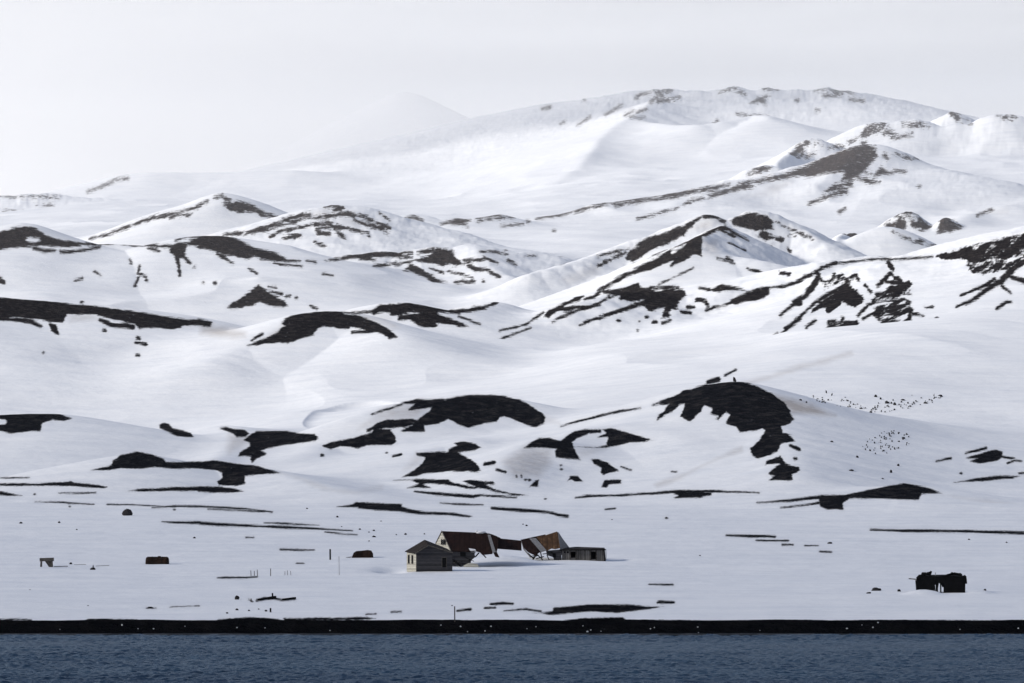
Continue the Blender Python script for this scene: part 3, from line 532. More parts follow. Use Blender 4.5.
def sea_material():
    m, nt, b = new_mat('cold_sea_water'); L = nt.links; tc = N(nt, 'ShaderNodeTexCoord').outputs['Object']
    out = nt.nodes['Material Output']
    bp = N(nt, 'ShaderNodeBump', i_Strength=.6, i_Distance=.12); L.new(noise(nt, mapping(nt, tc, (.7, 1, 1)), 2.2, 5, .65), bp.inputs['Height'])
    nt.nodes.remove(b)
    d = N(nt, 'ShaderNodeBsdfDiffuse'); L.new(bp.outputs[0], d.inputs['Normal'])
    L.new(ramp(nt, noise(nt, mapping(nt, tc, (.25, .5, 1)), .12, 4, .5), [(.35, (.008, .024, .050)), (.65, (.014, .036, .066))]).outputs[0], d.inputs['Color'])
    g = N(nt, 'ShaderNodeBsdfGlossy', i_Roughness=.18); g.inputs['Color'].default_value = (.72, .86, 1, 1); L.new(bp.outputs[0], g.inputs['Normal'])
    f = N(nt, 'ShaderNodeFresnel', i_IOR=1.333); L.new(bp.outputs[0], f.inputs['Normal'])
    mx = N(nt, 'ShaderNodeMixShader'); L.new(math_(nt, 'MULTIPLY', f.outputs[0], WATER), mx.inputs[0]); L.new(d.outputs[0], mx.inputs[1]); L.new(g.outputs[0], mx.inputs[2])
    L.new(mx.outputs[0], out.inputs['Surface'])
    return m
WATER = .265
M = {}
M['land'] = land_material(); M['sea'] = sea_material()
M['greywood'] = board_mat('weathered_grey_boards', (.027, .027, .031), (.070, .069, .076), .2)
M['shedwood'] = board_mat('weathered_upright_boards', (.075, .071, .068), (.22, .21, .20), .28, 'X')
M['cream'] = board_mat('peeling_cream_boards', (.34, .325, .28), (.56, .54, .47), .22)
M['roofgrey'] = plain_mat('felted_roof', (.016, .013, .012), (.04, .033, .03), 1.8, stretch=(1, 1, 2))
M['rust'] = rust_mat('dark_rusted_iron_roof', (.010, .007, .007), (.020, .011, .010), (.036, .019, .015))
M['orange'] = rust_mat('orange_rusted_iron_roof', (.035, .024, .018), (.09, .05, .028), (.2, .12, .065))
M['black'] = plain_mat('charred_timber', (.003, .003, .0035), (.009, .009, .010), 3.)
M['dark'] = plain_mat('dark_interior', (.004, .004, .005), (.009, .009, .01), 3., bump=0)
M['timber'] = plain_mat('grey_timber', (.04, .036, .034), (.13, .12, .11), 5., stretch=(1, 1, 1))
M['pale'] = plain_mat('bleached_timber', (.13, .13, .135), (.26, .26, .27), 5.)
M['snow'] = plain_mat('lying_snow', (.74, .76, .8), (.82, .83, .86), 2., bump=.2)
M['ice'] = plain_mat('beached_ice', (.6, .66, .72), (.82, .84, .87), 4., rough=.4)
M['stone'] = plain_mat('volcanic_rock', (.012, .012, .015), (.04, .037, .038), 2.5, bump=.8)
M['tank'] = rust_mat('rusted_tank_plate', (.010, .007, .006), (.022, .013, .010), (.045, .025, .018), .9)

# ------------------------------------------------------------------ object helpers
def tag(o, label=None, cat=None, group=None, kind=None):
    if label: o['label'] = label
    if cat: o['category'] = cat
    if group: o['group'] = group
    if kind: o['kind'] = kind
    return o
def link(name, verts, faces, mat, parent=None, smooth=False, org=None):
    me = bpy.data.meshes.new(name)
    if parent is not None: org = parent['_org']
    org = Vector(org) if org is not None else Vector((0, 0, 0))
    me.from_pydata([tuple(Vector(v) - org) for v in verts], [], faces); me.update()
    bm = bmesh.new(); bm.from_mesh(me); bmesh.ops.recalc_face_normals(bm, faces=bm.faces); bm.to_mesh(me); bm.free()
    if smooth:
        for p in me.polygons: p.use_smooth = True
    o = bpy.data.objects.new(name, me); me.materials.append(mat); C.objects.link(o)
    if parent is not None: o.parent = parent
    else: o.location = org
    o['_org'] = [*org]
    return o
def empty(name, loc, label, cat, group=None):
    o = bpy.data.objects.new(name, None); C.objects.link(o); o.location = loc; o['_org'] = [*loc]; o.empty_display_size = .5
    return tag(o, label, cat, group)
class MB:
    def __init__(s): s.v = []; s.f = []
    def add(s, vs, fs):
        n = len(s.v); s.v += [tuple(v) for v in vs]; s.f += [tuple(i + n for i in f) for f in fs]; return s
    def prism(s, pts, off):          # polygon pts extruded by vector off
        n = len(pts); off = Vector(off)
        vs = [Vector(p) for p in pts] + [Vector(p) + off for p in pts]
        return s.add(vs, [tuple(range(n)), tuple(range(2 * n - 1, n - 1, -1))] + [(i, (i + 1) % n, n + (i + 1) % n, n + i) for i in range(n)])
    def slab(s, pts, t):             # thick sheet through pts, thickness t below the surface
        a, b, c = (Vector(p) for p in pts[:3]); nrm = (b - a).cross(c - a).normalized()
        if nrm.z > 0: nrm = -nrm
        return s.prism(pts, nrm * t)
    def beam(s, a, b, w=.1, d=None):
        a = Vector(a); b = Vector(b); d = d or w; ax = (b - a).normalized()
        up = Vector((0, 0, 1)) if abs(ax.z) < .9 else Vector((0, 1, 0))
        u = ax.cross(up).normalized() * w / 2; v = ax.cross(u).normalized() * d / 2
        return s.prism([a + u + v, a - u + v, a - u - v, a + u - v], b - a)
    def blob(s, c, rx, ry, rz, seed, seg=9, rings=5, jag=.3, sink=.2):
        rn = random.Random(seed); c = Vector(c); vs = []; fs = []
        for j in range(rings + 1):
            th = math.pi * j / rings
            for i in range(seg):
                ph = 2 * math.pi * i / seg; k = 1 + rn.uniform(-jag, jag)
                vs.append(c + Vector((rx * math.sin(th) * math.cos(ph) * k, ry * math.sin(th) * math.sin(ph) * k, rz * math.cos(th) * k - rz * sink)))
        for j in range(rings):
            for i in range(seg): fs.append((j * seg + i, j * seg + (i + 1) % seg, (j + 1) * seg + (i + 1) % seg, (j + 1) * seg + i))
        return s.add(vs, fs)
    def out(s, name, mat, parent=None, org=None, smooth=False): return link(name, s.v, s.f, mat, parent, smooth, org)

# ------------------------------------------------------------------ the land as one sheet, split where its character changes
ys = np.exp(np.linspace(math.log(434), math.log(9500), 5200))
uc = np.arange(-20, 1045, 22.)
UU, YY = np.meshgrid(uc, ys)
ZZ = terrain(UU, YY); PP = HY - F * (ZZ - CH) / YY
dP = -np.diff(PP, axis=0); dens = np.where(dP > 0, dP, -.25 * dP).mean(axis=1)
kern = np.ones(25) / 25; dens = np.convolve(dens, kern, 'same') + .03
cum = np.concatenate([[0], np.cumsum(dens)]); NR = 1080
rows = np.interp(np.linspace(0, cum[-1], NR), cum, ys)
rows[np.argmin(abs(rows - 450))] = 450
U1 = np.concatenate([np.arange(-420, -10, 5.), np.arange(-10, 1034.1, 1.), np.arange(1039, 1445, 5.)])
GU, GY = np.meshgrid(U1, rows)
GZ = terrain(GU, GY); GX = (GU - CX) * GY / F; GP = HY - F * (GZ - CH) / GY
GR, GD = bare_ground(GU, GY, GP, GX, GZ)
GR = np.maximum(GR, np.clip((457.6 - GY) * 4, -8, 6))
GD = np.where(GY < 459.5, -.85, GD)
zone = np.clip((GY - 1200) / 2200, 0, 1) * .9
def strip(name, r0, r1):
    nr = r1 - r0 + 1; nc = len(U1)
    co = np.stack([GX[r0:r1 + 1], GY[r0:r1 + 1], GZ[r0:r1 + 1]], -1).reshape(-1, 3)
    i = np.arange(nr - 1)[:, None] * nc + np.arange(nc - 1)[None]
    q = np.stack([i, i + 1, i + nc + 1, i + nc], -1).reshape(-1, 4)
    me = bpy.data.meshes.new(name)
    me.vertices.add(len(co)); me.vertices.foreach_set('co', co.ravel().astype(np.float32))
    me.loops.add(q.size); me.loops.foreach_set('vertex_index', q.ravel().astype(np.int32))
    me.polygons.add(len(q)); me.polygons.foreach_set('loop_start', np.arange(0, q.size, 4, dtype=np.int32))
    me.polygons.foreach_set('use_smooth', np.ones(len(q), bool))
    for an, arr in (('bare', GR), ('dust_shade', GD), ('height_zone', zone)):
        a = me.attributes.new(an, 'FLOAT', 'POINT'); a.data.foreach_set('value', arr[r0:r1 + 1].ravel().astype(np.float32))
    me.update(calc_edges=True); me.materials.append(M['land'])
    o = bpy.data.objects.new(name, me); C.objects.link(o); o['kind'] = 'structure'; return o
cut = [0] + [int(np.argmin(abs(rows - y))) for y in (457.6, 960, 2900)] + [NR - 1]
for nm, a, b in zip(('beach', 'snowfield', 'hills', 'mountains'), cut[:-1], cut[1:]): strip(nm, a, b)

gy = np.exp(np.linspace(math.log(450), math.log(1600), 2600))
def ground(px, py):
    """where the sight line through a picture point first meets the land"""
    u = np.full_like(gy, px); z = terrain(u[None], gy[None])[0]; p = HY - F * (z - CH) / gy
    k = int(np.argmax(p <= py)); Y = gy[k]; return Vector(((px - CX) * Y / F, Y, z[k]))
def gz(x, y):
    return float(terrain(np.array([[CX + x * F / y]]), np.array([[y]]))[0, 0])
def at(px, py, Y): return Vector(((px - CX) * Y / F, Y, CH + (HY - py) * Y / F))

# a thin pale line where the sea meets the ash
fv = []; ff = []
fx_ = np.arange(-70, 70, .35)
for n_, x_ in enumerate(fx_):
    a_ = 449.2 + .5 * float(fbm(np.array([x_ / 3.]), np.array([1.]), 70, 3)[0]); b_ = a_ + .55 + .5 * float(fbm(np.array([x_ / 1.2]), np.array([5.]), 71, 3)[0])
    fv += [(x_, a_, .10), (x_, b_, .13)]
    if n_: ff.append((2 * n_ - 2, 2 * n_, 2 * n_ + 1, 2 * n_ - 1))
M['shore_strip'] = plain_mat('pale_shore_strip', (.03, .04, .05), (.22, .24, .27), .6, stretch=(.5, 1, 1), bump=0, c3=(.34, .36, .4))
tag(link('shore_strip', fv, ff, M['shore_strip'], org=(0, 449.5, 0)), kind='stuff')

# sea: wind-ruffled surface near the shore, continued as a plain sheet behind the ship
def wave(x, y):
    return .20 * fbm(x / .8, y / .8, 51, 3, .6) + .12 * fbm(x / 4., y / 3., 52, 2) + .06 * fbm(x / .6, y / .5, 53, 2)
sr = np.linspace(HY + 1.0 + CH * F / 452. - 1, HY + CH * F / 285., 560)
yy = CH * F / (sr - HY); yy = np.sort(yy)
su = np.concatenate([np.arange(-420, -10, 8.), np.arange(-10, 1035, 1.25), np.arange(1040, 1445, 8.)])
SU, SY = np.meshgrid(su, yy); SX = (SU - CX) * SY / F
fade = np.clip((453 - SY) / 5, .15, 1) * np.clip((SY - 285.0) / 6, 0, 1) * (.55 + .45 * np.clip(.5 + fbm(SX / 60., SY / 30., 60, 3) * 1.6, 0, 1.4))
SZ = wave(SX, SY) * fade
co = np.stack([SX, SY, SZ], -1).reshape(-1, 3); nc = len(su)
i = np.arange(len(yy) - 1)[:, None] * nc + np.arange(nc - 1)[None]
q = np.stack([i, i + 1, i + nc + 1, i + nc], -1).reshape(-1, 4)
vs = co; base = len(vs)
ext = np.array([(-160, -60, 0), (160, -60, 0)])
me = bpy.data.meshes.new('sea')
x0 = co[:nc]      # nearest row
near = np.stack([x0[:, 0] * 1.0, np.full(nc, -60.), np.zeros(nc)], -1)
allv = np.concatenate([co, near]); qq = np.stack([base + np.arange(nc - 1), base + np.arange(1, nc), np.arange(1, nc), np.arange(nc - 1)], -1)
q = np.concatenate([q, qq])
me.vertices.add(len(allv)); me.vertices.foreach_set('co', allv.ravel().astype(np.float32))
me.loops.add(q.size); me.loops.foreach_set('vertex_index', q.ravel().astype(np.int32))
me.polygons.add(len(q)); me.polygons.foreach_set('loop_start', np.arange(0, q.size, 4, dtype=np.int32)); me.polygons.foreach_set('use_smooth', np.ones(len(q), bool))
me.update(calc_edges=True); me.materials.append(M['sea'])
o = bpy.data.objects.new('sea', me); C.objects.link(o); o['kind'] = 'structure'
# ------------------------------------------------------------------ the ruined station
def T(x, y, Y, x0=400, y0=520, k=9.31): return at(x0 + x / k, y0 + y / k, Y)
def T2(x, y, Y): return T(x, y, Y, 500, 520, 8.53)
def T3(x, y, Y): return T(x, y, Y, 900, 560, 12.8)
FWD = Vector((0, 1, 0))
# -- small hut, left
Y0 = ground(434, 571.3).y
hut = empty('wooden_hut', T(320, 480, Y0), 'small grey board hut with a cream left side and dark low-pitched roof', 'hut')
fw = MB().prism([T(150, 302, Y0), T(150, 500, Y0), T(488, 500, Y0), T(488, 302, Y0), T(264, 240, Y0)], (0, .14, 0)).out('front_wall', M['greywood'], hut)
sw = MB().prism([T(150, 302, Y0 + .16), T(150, 500, Y0 + .16), T(62, 480, Y0 + 4), T(62, 300, Y0 + 4)], (.1, .03, 0)).out('side_wall', M['cream'], hut)
MB().prism([T(488, 302, Y0 + .16), T(488, 500, Y0 + .16), T(410, 480, Y0 + 4), T(410, 290, Y0 + 4)], (-.1, .03, 0)).out('side_wall', M['greywood'], hut)
MB().prism([T(62, 300, Y0 + 4.05), T(62, 480, Y0 + 4.05), T(410, 480, Y0 + 4.05), T(410, 290, Y0 + 4.05), T(236, 205, Y0 + 4.05)], (0, .12, 0)).out('back_wall', M['greywood'], hut)
rf = MB().slab([T(132, 308, Y0 - .3), T(262, 228, Y0 - .3), T(228, 184, Y0 + 4.3), T(44, 292, Y0 + 4.3)], .09)
rf.slab([T(265, 228, Y0 - .3), T(496, 300, Y0 - .3), T(430, 262, Y0 + 4.3), T(231, 184, Y0 + 4.3)], .09)
hr = rf.out('roof', M['roofgrey'], hut)
bb = MB().beam(T(134, 314, Y0 - .34), T(264, 236, Y0 - .34), .05, .16).beam(T(264, 236, Y0 - .34), T(494, 306, Y0 - .34), .05, .16).out('bargeboard', M['timber'], hr)
dr = MB().prism([T(393, 350, Y0 - .03), T(393, 440, Y0 - .03), T(432, 440, Y0 - .03), T(432, 350, Y0 - .03)], (0, .025, 0)).out('doorway', M['dark'], hut)
MB().beam(T(391, 348, Y0 - .05), T(434, 348, Y0 - .05), .06, .08).beam(T(391, 348, Y0 - .05), T(391, 442, Y0 - .05), .06, .08).beam(T(434, 348, Y0 - .05), T(434, 442, Y0 - .05), .06, .08).out('door_frame', M['timber'], dr)
bt = MB().prism([T(152, 472, Y0 - .04), T(152, 500, Y0 - .04), T(486, 500, Y0 - .04), T(486, 472, Y0 - .04)], (0, .035, 0)).out('sill_beam', M['black'], hut)
for a in (0.30, .68):          # two tall windows in the cream side
    def q(s, z): return T(150 - 88 * s, z - 5 * s, Y0 + .16 + 3.84 * s) + Vector((-.05, -.02, 0))
    pn = MB().prism([q(a, 330), q(a, 408), q(a + .15, 408), q(a + .15, 330)], (.04, .01, 0)).out('window', M['dark'], hut)
    MB().beam(q(a, 330), q(a + .15, 330), .05).beam(q(a, 408), q(a + .15, 408), .05).beam(q(a, 330), q(a, 408), .05).beam(q(a + .15, 330), q(a + .15, 408), .05).out('frame', M['timber'], pn)
# -- main house: rusted roof, cream gable, its far end sagging
Y1 = ground(462, 566.5).y
ho = empty('ruined_house', T(600, 400, Y1 + 2), 'ruined house with a dark rust-red roof, cream gable and sagging right end', 'house')
def D1(x, y): return T(x, y, Y1 + 3.5 * (1 - max(0, min(1.2, (y - 105) / 180.))))
MB().prism([T(478, 288, Y1), T(478, 420, Y1), T(335, 400, Y1 + 7), T(335, 222, Y1 + 7), T(392, 112, Y1 + 3.5)], (.12, 0, 0)).out('gable_wall', M['cream'], ho)
for x in (384, 408):
    a = T(x, 180, Y1 + 3.9 - (x - 384) * .045) + Vector((-.06, 0, 0)); b = a + Vector((.16, -.9, 0)); h = Vector((0, 0, .75))
    wn = MB().prism([a, b, b - h, a - h], (.03, 0, 0)).out('window', M['dark'], ho)
    MB().beam(a, b, .05).out('lintel', M['timber'], wn); MB().beam(a - h, b - h, .05).out('sill', M['timber'], wn)
MB().prism([T(482, 290, Y1 + .1), T(690, 292, Y1 + .1), T(700, 345, Y1 + .1), T(668, 372, Y1 + .1), T(640, 420, Y1 + .1), T(482, 420, Y1 + .1)], (0, .14, 0)).out('front_wall', M['greywood'], ho)
MB().prism([T(345, 230, Y1 + 7), T(345, 400, Y1 + 7), T(660, 400, Y1 + 7), T(660, 260, Y1 + 7)], (0, .14, 0)).out('back_wall', M['greywood'], ho)
MB().prism([T(560, 302, Y1 + .06), T(560, 340, Y1 + .06), T(612, 340, Y1 + .06), T(612, 302, Y1 + .06)], (0, .03, 0)).out('window', M['dark'], ho)
rr = MB().slab([D1(388, 103), D1(815, 121), D1(868, 285), D1(860, 312), D1(768, 322), D1(742, 296), D1(700, 288), D1(690, 292), D1(476, 290)], .1)
rr.slab([T(388, 103, Y1 + 3.5), T(815, 121, Y1 + 3.5), T(800, 235, Y1 + 7.3), T(335, 222, Y1 + 7.3)], .1)
rr = rr.out('roof', M['rust'], ho)
MB().beam(D1(389, 104) + Vector((0, -.08, .02)), D1(477, 290) + Vector((-.02, -.08, 0)), .08, .16).beam(T(389, 104, Y1 + 3.5), T(332, 218, Y1 + 7.3), .08, .16).out('bargeboard', M['timber'], rr)
MB().slab([D1(816, 138) + Vector((0, -.15, 0)), D1(842, 138) + Vector((0, -.15, 0)), D1(892, 298) + Vector((0, -.15, 0)), D1(862, 300) + Vector((0, -.15, 0))], .06).out('loose_board', M['pale'], ho)
MB().slab([D1(844, 128), D1(905, 152), D1(915, 240), D1(900, 295), D1(925, 345), D1(888, 338), D1(868, 300)], .1).out('torn_roof_sheet', M['rust'], ho)
a = T(822, 121, Y1 + 3.5); b = T(935, 166, Y1 + 3.7); c = at(521.3, 540.6, Y1 + 4.2)
sg = MB().slab([a, b, at(498, 538.2, Y1 + 4), T(912, 264, Y1 + 1.7), T(880, 240, Y1 + 2)], .1)
sg.slab([at(498, 538.2, Y1 + 4), c, at(521.6, 550.2, Y1 + 2.6), T(912, 264, Y1 + 1.7)], .1)
sg.slab([a, b, at(498, 538.2, Y1 + 4), c, at(521, 547, Y1 + 8), T(820, 225, Y1 + 7.3)], .1)
sg.out('sagging_roof', M['rust'], ho)
MB().blob(T(755, 116, Y1 + 3.4), .72, .5, .2, 3, 10, 5, .35).blob(T(712, 104, Y1 + 3.4), .16, .2, .24, 4, 8, 5, .3).out('snow_patch', M['snow'], ho, smooth=True)
bmz = MB()
for p, q_ in (((700, 292), (705, 400)), ((760, 318), (745, 400)), ((830, 318), (850, 400))): bmz.beam(T(*p, Y1 + .4), T(*q_, Y1 + .4), .12)
# -- wreckage between the hut and the house
for (p, q_, w_, mt, lb) in (((492, 368, 0), (606, 468, -1.5), .28, 'black', 'dark broken timber leaning to the ground right of the small hut'), ((500, 400, -.3), (560, 385, 0), .2, 'timber', 'grey plank lying flat against the front of the ruined house')):
    tag(MB().beam(T(p[0], p[1], Y1 + p[2]), T(q_[0], q_[1], Y1 + q_[2]), w_, .14).out('broken_timber', M[mt], org=T(p[0], p[1], Y1)), lb, 'timber')
tag(MB().slab([T(590, 425, Y1 - 1.2), T(640, 400, Y1 - 1), T(722, 408, Y1 - 1), T(735, 440, Y1 - 1.6), T(640, 462, Y1 - 1.9), T(598, 455, Y1 - 1.7)], .1).out('fallen_panel', M['cream'], org=T(660, 430, Y1 - 1)), 'cream panel half sunk in snow in front of the ruined house', 'panel')
# -- collapsed house
Y2 = ground(545, 560.5).y
cl = empty('collapsed_house', T2(360, 330, Y2), 'collapsed house with a tilted orange-rust roof crossed by a pale strip', 'house')
def D2(x, y): return T2(x, y, Y2 + 3.2 * (1 - (y - 95) / 170.))
MB().slab([D2(182, 168), D2(252, 158), D2(346, 268), D2(300, 300), D2(240, 272), D2(200, 232)], .1).out('dark_roof_sheet', M['rust'], cl)
MB().slab([D2(248, 156), D2(306, 154), D2(396, 258), D2(348, 272)], .1).out('pale_roof_strip', M['pale'], cl)
MB().slab([D2(312, 142), D2(388, 130), D2(486, 98), D2(500, 150), D2(512, 236), D2(470, 246), D2(440, 240), D2(398, 262), D2(352, 196)], .1).out('rusted_roof', M['orange'], cl)
MB().slab([D2(388, 118) + FWD * .1, D2(470, 92) + FWD * .1, D2(488, 98) + FWD * .1, D2(486, 108) + FWD * .1, D2(392, 134) + FWD * .1], .12).out('ridge_snow', M['snow'], cl)
MB().slab([T2(490, 100, Y2 + 3.2), T2(190, 165, Y2 + 3), T2(210, 240, Y2 + 6.4), T2(540, 215, Y2 + 6.4)], .1).out('back_roof', M['rust'], cl)
MB().prism([T2(494, 104, Y2 + 3), T2(510, 240, Y2 + .5), T2(520, 300, Y2 + .5), T2(590, 300, Y2 + 6), T2(586, 234, Y2 + 6), T2(530, 160, Y2 + 4)], (.1, .03, 0)).out('gable_wall', M['pale'], cl)
MB().beam(T2(180, 168, Y2 + 2.2), T2(204, 250, Y2 + 1), .14).beam(T2(204, 250, Y2 + 1), T2(262, 318, Y2), .14).out('rafter', M['pale'], cl)
lw = MB().prism([T2(392, 262, Y2 + .4), T2(524, 250, Y2 + .4), T2(524, 370, Y2 + .4), T2(470, 370, Y2 + .4), T2(455, 318, Y2 + .4), T2(400, 300, Y2 + .4)], (0, .14, 0)).out('front_wall', M['greywood'], cl)
MB().prism([T2(446, 285, Y2 + .36), T2(476, 282, Y2 + .36), T2(476, 322, Y2 + .36), T2(452, 320, Y2 + .36)], (0, .03, 0)).out('opening', M['dark'], cl)
rn = random.Random(5)
for (x1, y1, x2, y2) in ((700, 300, 640, 380), (735, 305, 700, 345), (600, 345, 690, 385), (655, 320, 620, 400), (770, 318, 800, 350)):
    MB().beam(T(x1, y1, Y1 + rn.uniform(-.2, .8)), T(x2, y2, Y1 + rn.uniform(-.6, .4)), rn.uniform(.1, .2), .1).out('broken_beam', M['black'], ho)
MB().slab([T(640, 262, Y1 + .15), T(700, 272, Y1 + .1), T(722, 300, Y1 - .1), T(660, 296, Y1 - .1)], .05).out('snow_patch', M['snow'], ho)
for (x1, y1, x2, y2, mt) in ((240, 285, 285, 330, 'black'), (275, 345, 325, 275, 'timber'), (300, 280, 375, 350, 'black'), (330, 300, 280, 318, 'black'), (345, 268, 360, 345, 'timber'), (250, 312, 300, 302, 'black'), (365, 290, 452, 280, 'black'), (310, 330, 372, 312, 'timber'), (400, 296, 420, 345, 'timber'), (495, 345, 505, 372, 'black')):
    MB().beam(T2(x1, y1, Y2 + rn.uniform(-.6, 1)), T2(x2, y2, Y2 + rn.uniform(-.6, 1)), rn.uniform(.12, .24), .12).out('broken_beam', M[mt], cl)
# -- long low shed
Y3 = Y2 + .6
sh = empty('low_shed', T2(700, 345, Y3), 'long low grey plank shed with two dark openings at the right end of the ruins', 'shed')
def wall(ps, mt='shedwood', nm='wall_panel', dy=0): return MB().prism([T2(x, y, Y3 + dy) for x, y in ps], (0, .1, 0)).out(nm, M[mt], sh)
wall([(528, 254), (602, 250), (602, 372), (528, 372)]); wall([(646, 250), (774, 250), (774, 372), (646, 372)]); wall([(820, 250), (892, 250), (892, 372), (820, 372)])
wall([(602, 250), (646, 250), (646, 270), (602, 270)]); wall([(602, 322), (646, 322), (646, 372), (602, 372)]); wall([(774, 250), (820, 250), (820, 270), (774, 270)]); wall([(774, 334), (820, 334), (820, 372), (774, 372)])
MB().prism([T2(530, 258, Y3 + 3), T2(530, 372, Y3 + 3), T2(892, 372, Y3 + 3), T2(892, 256, Y3 + 3)], (0, .1, 0)).out('back_wall', M['dark'], sh)
for x in (532, 892): MB().prism([T2(x, 256, Y3 + .12), T2(x, 372, Y3 + .12), T2(x, 372, Y3 + 2.95), T2(x, 256, Y3 + 2.95)], (-.08, 0, 0)).out('end_wall', M['greywood'], sh)
for x in (600, 648, 772, 822): MB().beam(T2(x, 252, Y3 - .06), T2(x, 362, Y3 - .06), .12).out('post', M['timber'], sh)
MB().slab([T2(508, 252, Y3 - .35), T2(896, 250, Y3 - .35), T2(892, 236, Y3 + 3.2), T2(650, 228, Y3 + 3.2), T2(515, 240, Y3 + 3.2)], .12).out('roof', M['roofgrey'], sh)
MB().beam(T2(508, 256, Y3 - .4), T2(900, 253, Y3 - .4), .1, .16).out('fascia', M['black'], sh)
MB().beam(T2(888, 246, Y3 - .1), T2(898, 365, Y3 - .1), .2).out('corner_post', M['black'], sh)
MB().beam(T2(903, 246, Y3 + .1), T2(905, 340, Y3 + .1), .1).out('corner_board', M['pale'], sh)
for x in (545, 570): wall([(x, 268), (x + 16, 268), (x + 16, 282), (x, 282)], 'dark', 'window', -.05)
# -- black ruin near the beach, right
Y4 = ground(945, 593).y
br = empty('burnt_ruin', T3(560, 425, Y4), 'black burnt ruin with a jagged top and slits of daylight between its posts', 'ruin')
MB().prism([T3(x, y, Y4) for x, y in ((212, 245), (240, 215), (290, 200), (300, 215), (442, 210), (442, 450), (212, 450))], (0, .3, 0)).out('front_wall', M['black'], br)
MB().prism([T3(x, y, Y4) for x, y in ((560, 200), (700, 205), (838, 215), (835, 450), (560, 450))], (0, .3, 0)).out('front_wall', M['black'], br)
MB().prism([T3(x, y, Y4) for x, y in ((444, 212), (562, 202), (562, 306), (540, 296), (518, 312), (500, 290), (482, 310), (444, 320))], (0, .3, 0)).out('lintel', M['black'], br)
for x, w_ in ((470, .27), (520, .16)): MB().beam(T3(x, 285, Y4 + .15), T3(x + 3, 450, Y4 + .15), w_).out('post', M['black'], br)
MB().prism([T3(x, y, Y4 + 2.6) for x, y in ((225, 240), (300, 205), (438, 215), (440, 450), (225, 450))], (0, .2, 0)).out('back_wall', M['black'], br)
MB().prism([T3(x, y, Y4 + 2.6) for x, y in ((566, 215), (820, 225), (820, 450), (566, 450))], (0, .2, 0)).out('back_wall', M['black'], br)
for x in (216, 830): MB().prism([T3(x, 235, Y4 + .32), T3(x, 450, Y4 + .32), T3(x, 450, Y4 + 2.58), T3(x, 235, Y4 + 2.58)], (.12 if x < 500 else -.12, 0, 0)).out('side_wall', M['black'], br)
MB().slab([T3(x, y, Y4 + d) for x, y, d in ((206, 240, -.2), (260, 205, 0), (840, 212, -.2), (800, 196, 2.9), (770, 180, 2.9), (660, 166, 2.9), (600, 186, 2.9), (300, 190, 2.9))], .16).out('roof', M['black'], br)
for (x1, y1, x2, y2, w_, mt) in ((225, 240, 262, 200, .35, 'black'), (255, 215, 330, 168, .3, 'black'), (345, 170, 398, 160, .25, 'black'), (600, 195, 700, 172, .25, 'black'), (690, 172, 790, 192, .3, 'black'), (838, 225, 846, 300, .25, 'black'), (206, 260, 216, 380, .2, 'black'), (545, 290, 560, 340, .3, 'black'), (440, 300, 456, 450, .1, 'black'), (490, 290, 478, 360, .16, 'black'), (285, 205, 300, 165, .3, 'black'), (300, 185, 392, 172, .3, 'black'), (380, 195, 398, 145, .2, 'black'), (640, 190, 672, 162, .2, 'black'), (740, 185, 772, 178, .25, 'black'), (215, 248, 112, 238, .13, 'timber'), (240, 228, 320, 178, .3, 'black'), (820, 200, 842, 222, .2, 'black'), (452, 200, 455, 160, .07, 'pale')):
    MB().beam(T3(x1, y1, Y4 + .5), T3(x2, y2, Y4 + .7), w_).out('broken_beam', M[mt], br)
# -- tanks
def lathe_x(c, prof, seg=18):
    mb = MB(); vs = []; fs = []
    for (x, r) in prof:
        for i in range(seg): a = 2 * math.pi * i / seg; vs.append((c[0] + x, c[1] + r * math.cos(a), c[2] + r * math.sin(a)))
    for j in range(len(prof) - 1):
        for i in range(seg): fs.append((j * seg + i, j * seg + (i + 1) % seg, (j + 1) * seg + (i + 1) % seg, (j + 1) * seg + i))
    fs += [tuple(range(seg)), tuple(range(len(prof) * seg - 1, (len(prof) - 1) * seg - 1, -1))]
    return mb.add(vs, fs)
g1 = ground(157, 564.3); c_ = g1 + Vector((0, .6, .22)); s_ = F / g1.y
tk = empty('rusty_tank', g1, 'rusty brown cylindrical tank half buried in the snow, left part of the flat', 'tank')
hl = 11.6 / s_
lathe_x(c_, [(-hl, .55), (-hl + .08, .78), (-hl + .3, .92), (hl - .3, .92), (hl - .08, .78), (hl, .55)]).out('shell', M['tank'], tk, smooth=False)
MB().prism([c_ + Vector((x, y, .9)) for x, y in ((.1, -.25), (.5, -.25), (.5, .25), (.1, .25))], (0, 0, .1)).out('hatch', M['tank'], tk)
for x in (-hl * .45, hl * .4): lathe_x(c_ + Vector((x, 0, 0)), [(0, .9), (0, .95), (.07, .95), (.07, .9)]).out('hoop', M['black'], tk)
g1 = ground(362.5, 557.6); s_ = F / g1.y; k_ = 10.8 / s_
b2 = empty('rusty_boiler', g1, 'dark brown round-shouldered boiler sunk in snow beside the upright post', 'boiler')
MB().prism([g1 + Vector((x * k_, -.7, z)) for x, z in ((-1, -.5), (-.95, .15), (-.8, .75), (-.55, 1.0), (-.1, 1.05), (.45, 1.17), (.8, 1.08), (.97, .6), (1, -.5))], (0, 1.5, 0)).out('shell', M['tank'], b2)
MB().beam(g1 + Vector((-.3, -.78, .1)), g1 + Vector((-.25, -.78, .95)), .1, .06).out('seam_strap', M['black'], b2)
MB().beam(g1 + Vector((-k_ - .9, -.2, -.02)), g1 + Vector((-k_ + .1, -.2, .12)), .2, .1).out('pipe_stub', M['black'], b2)
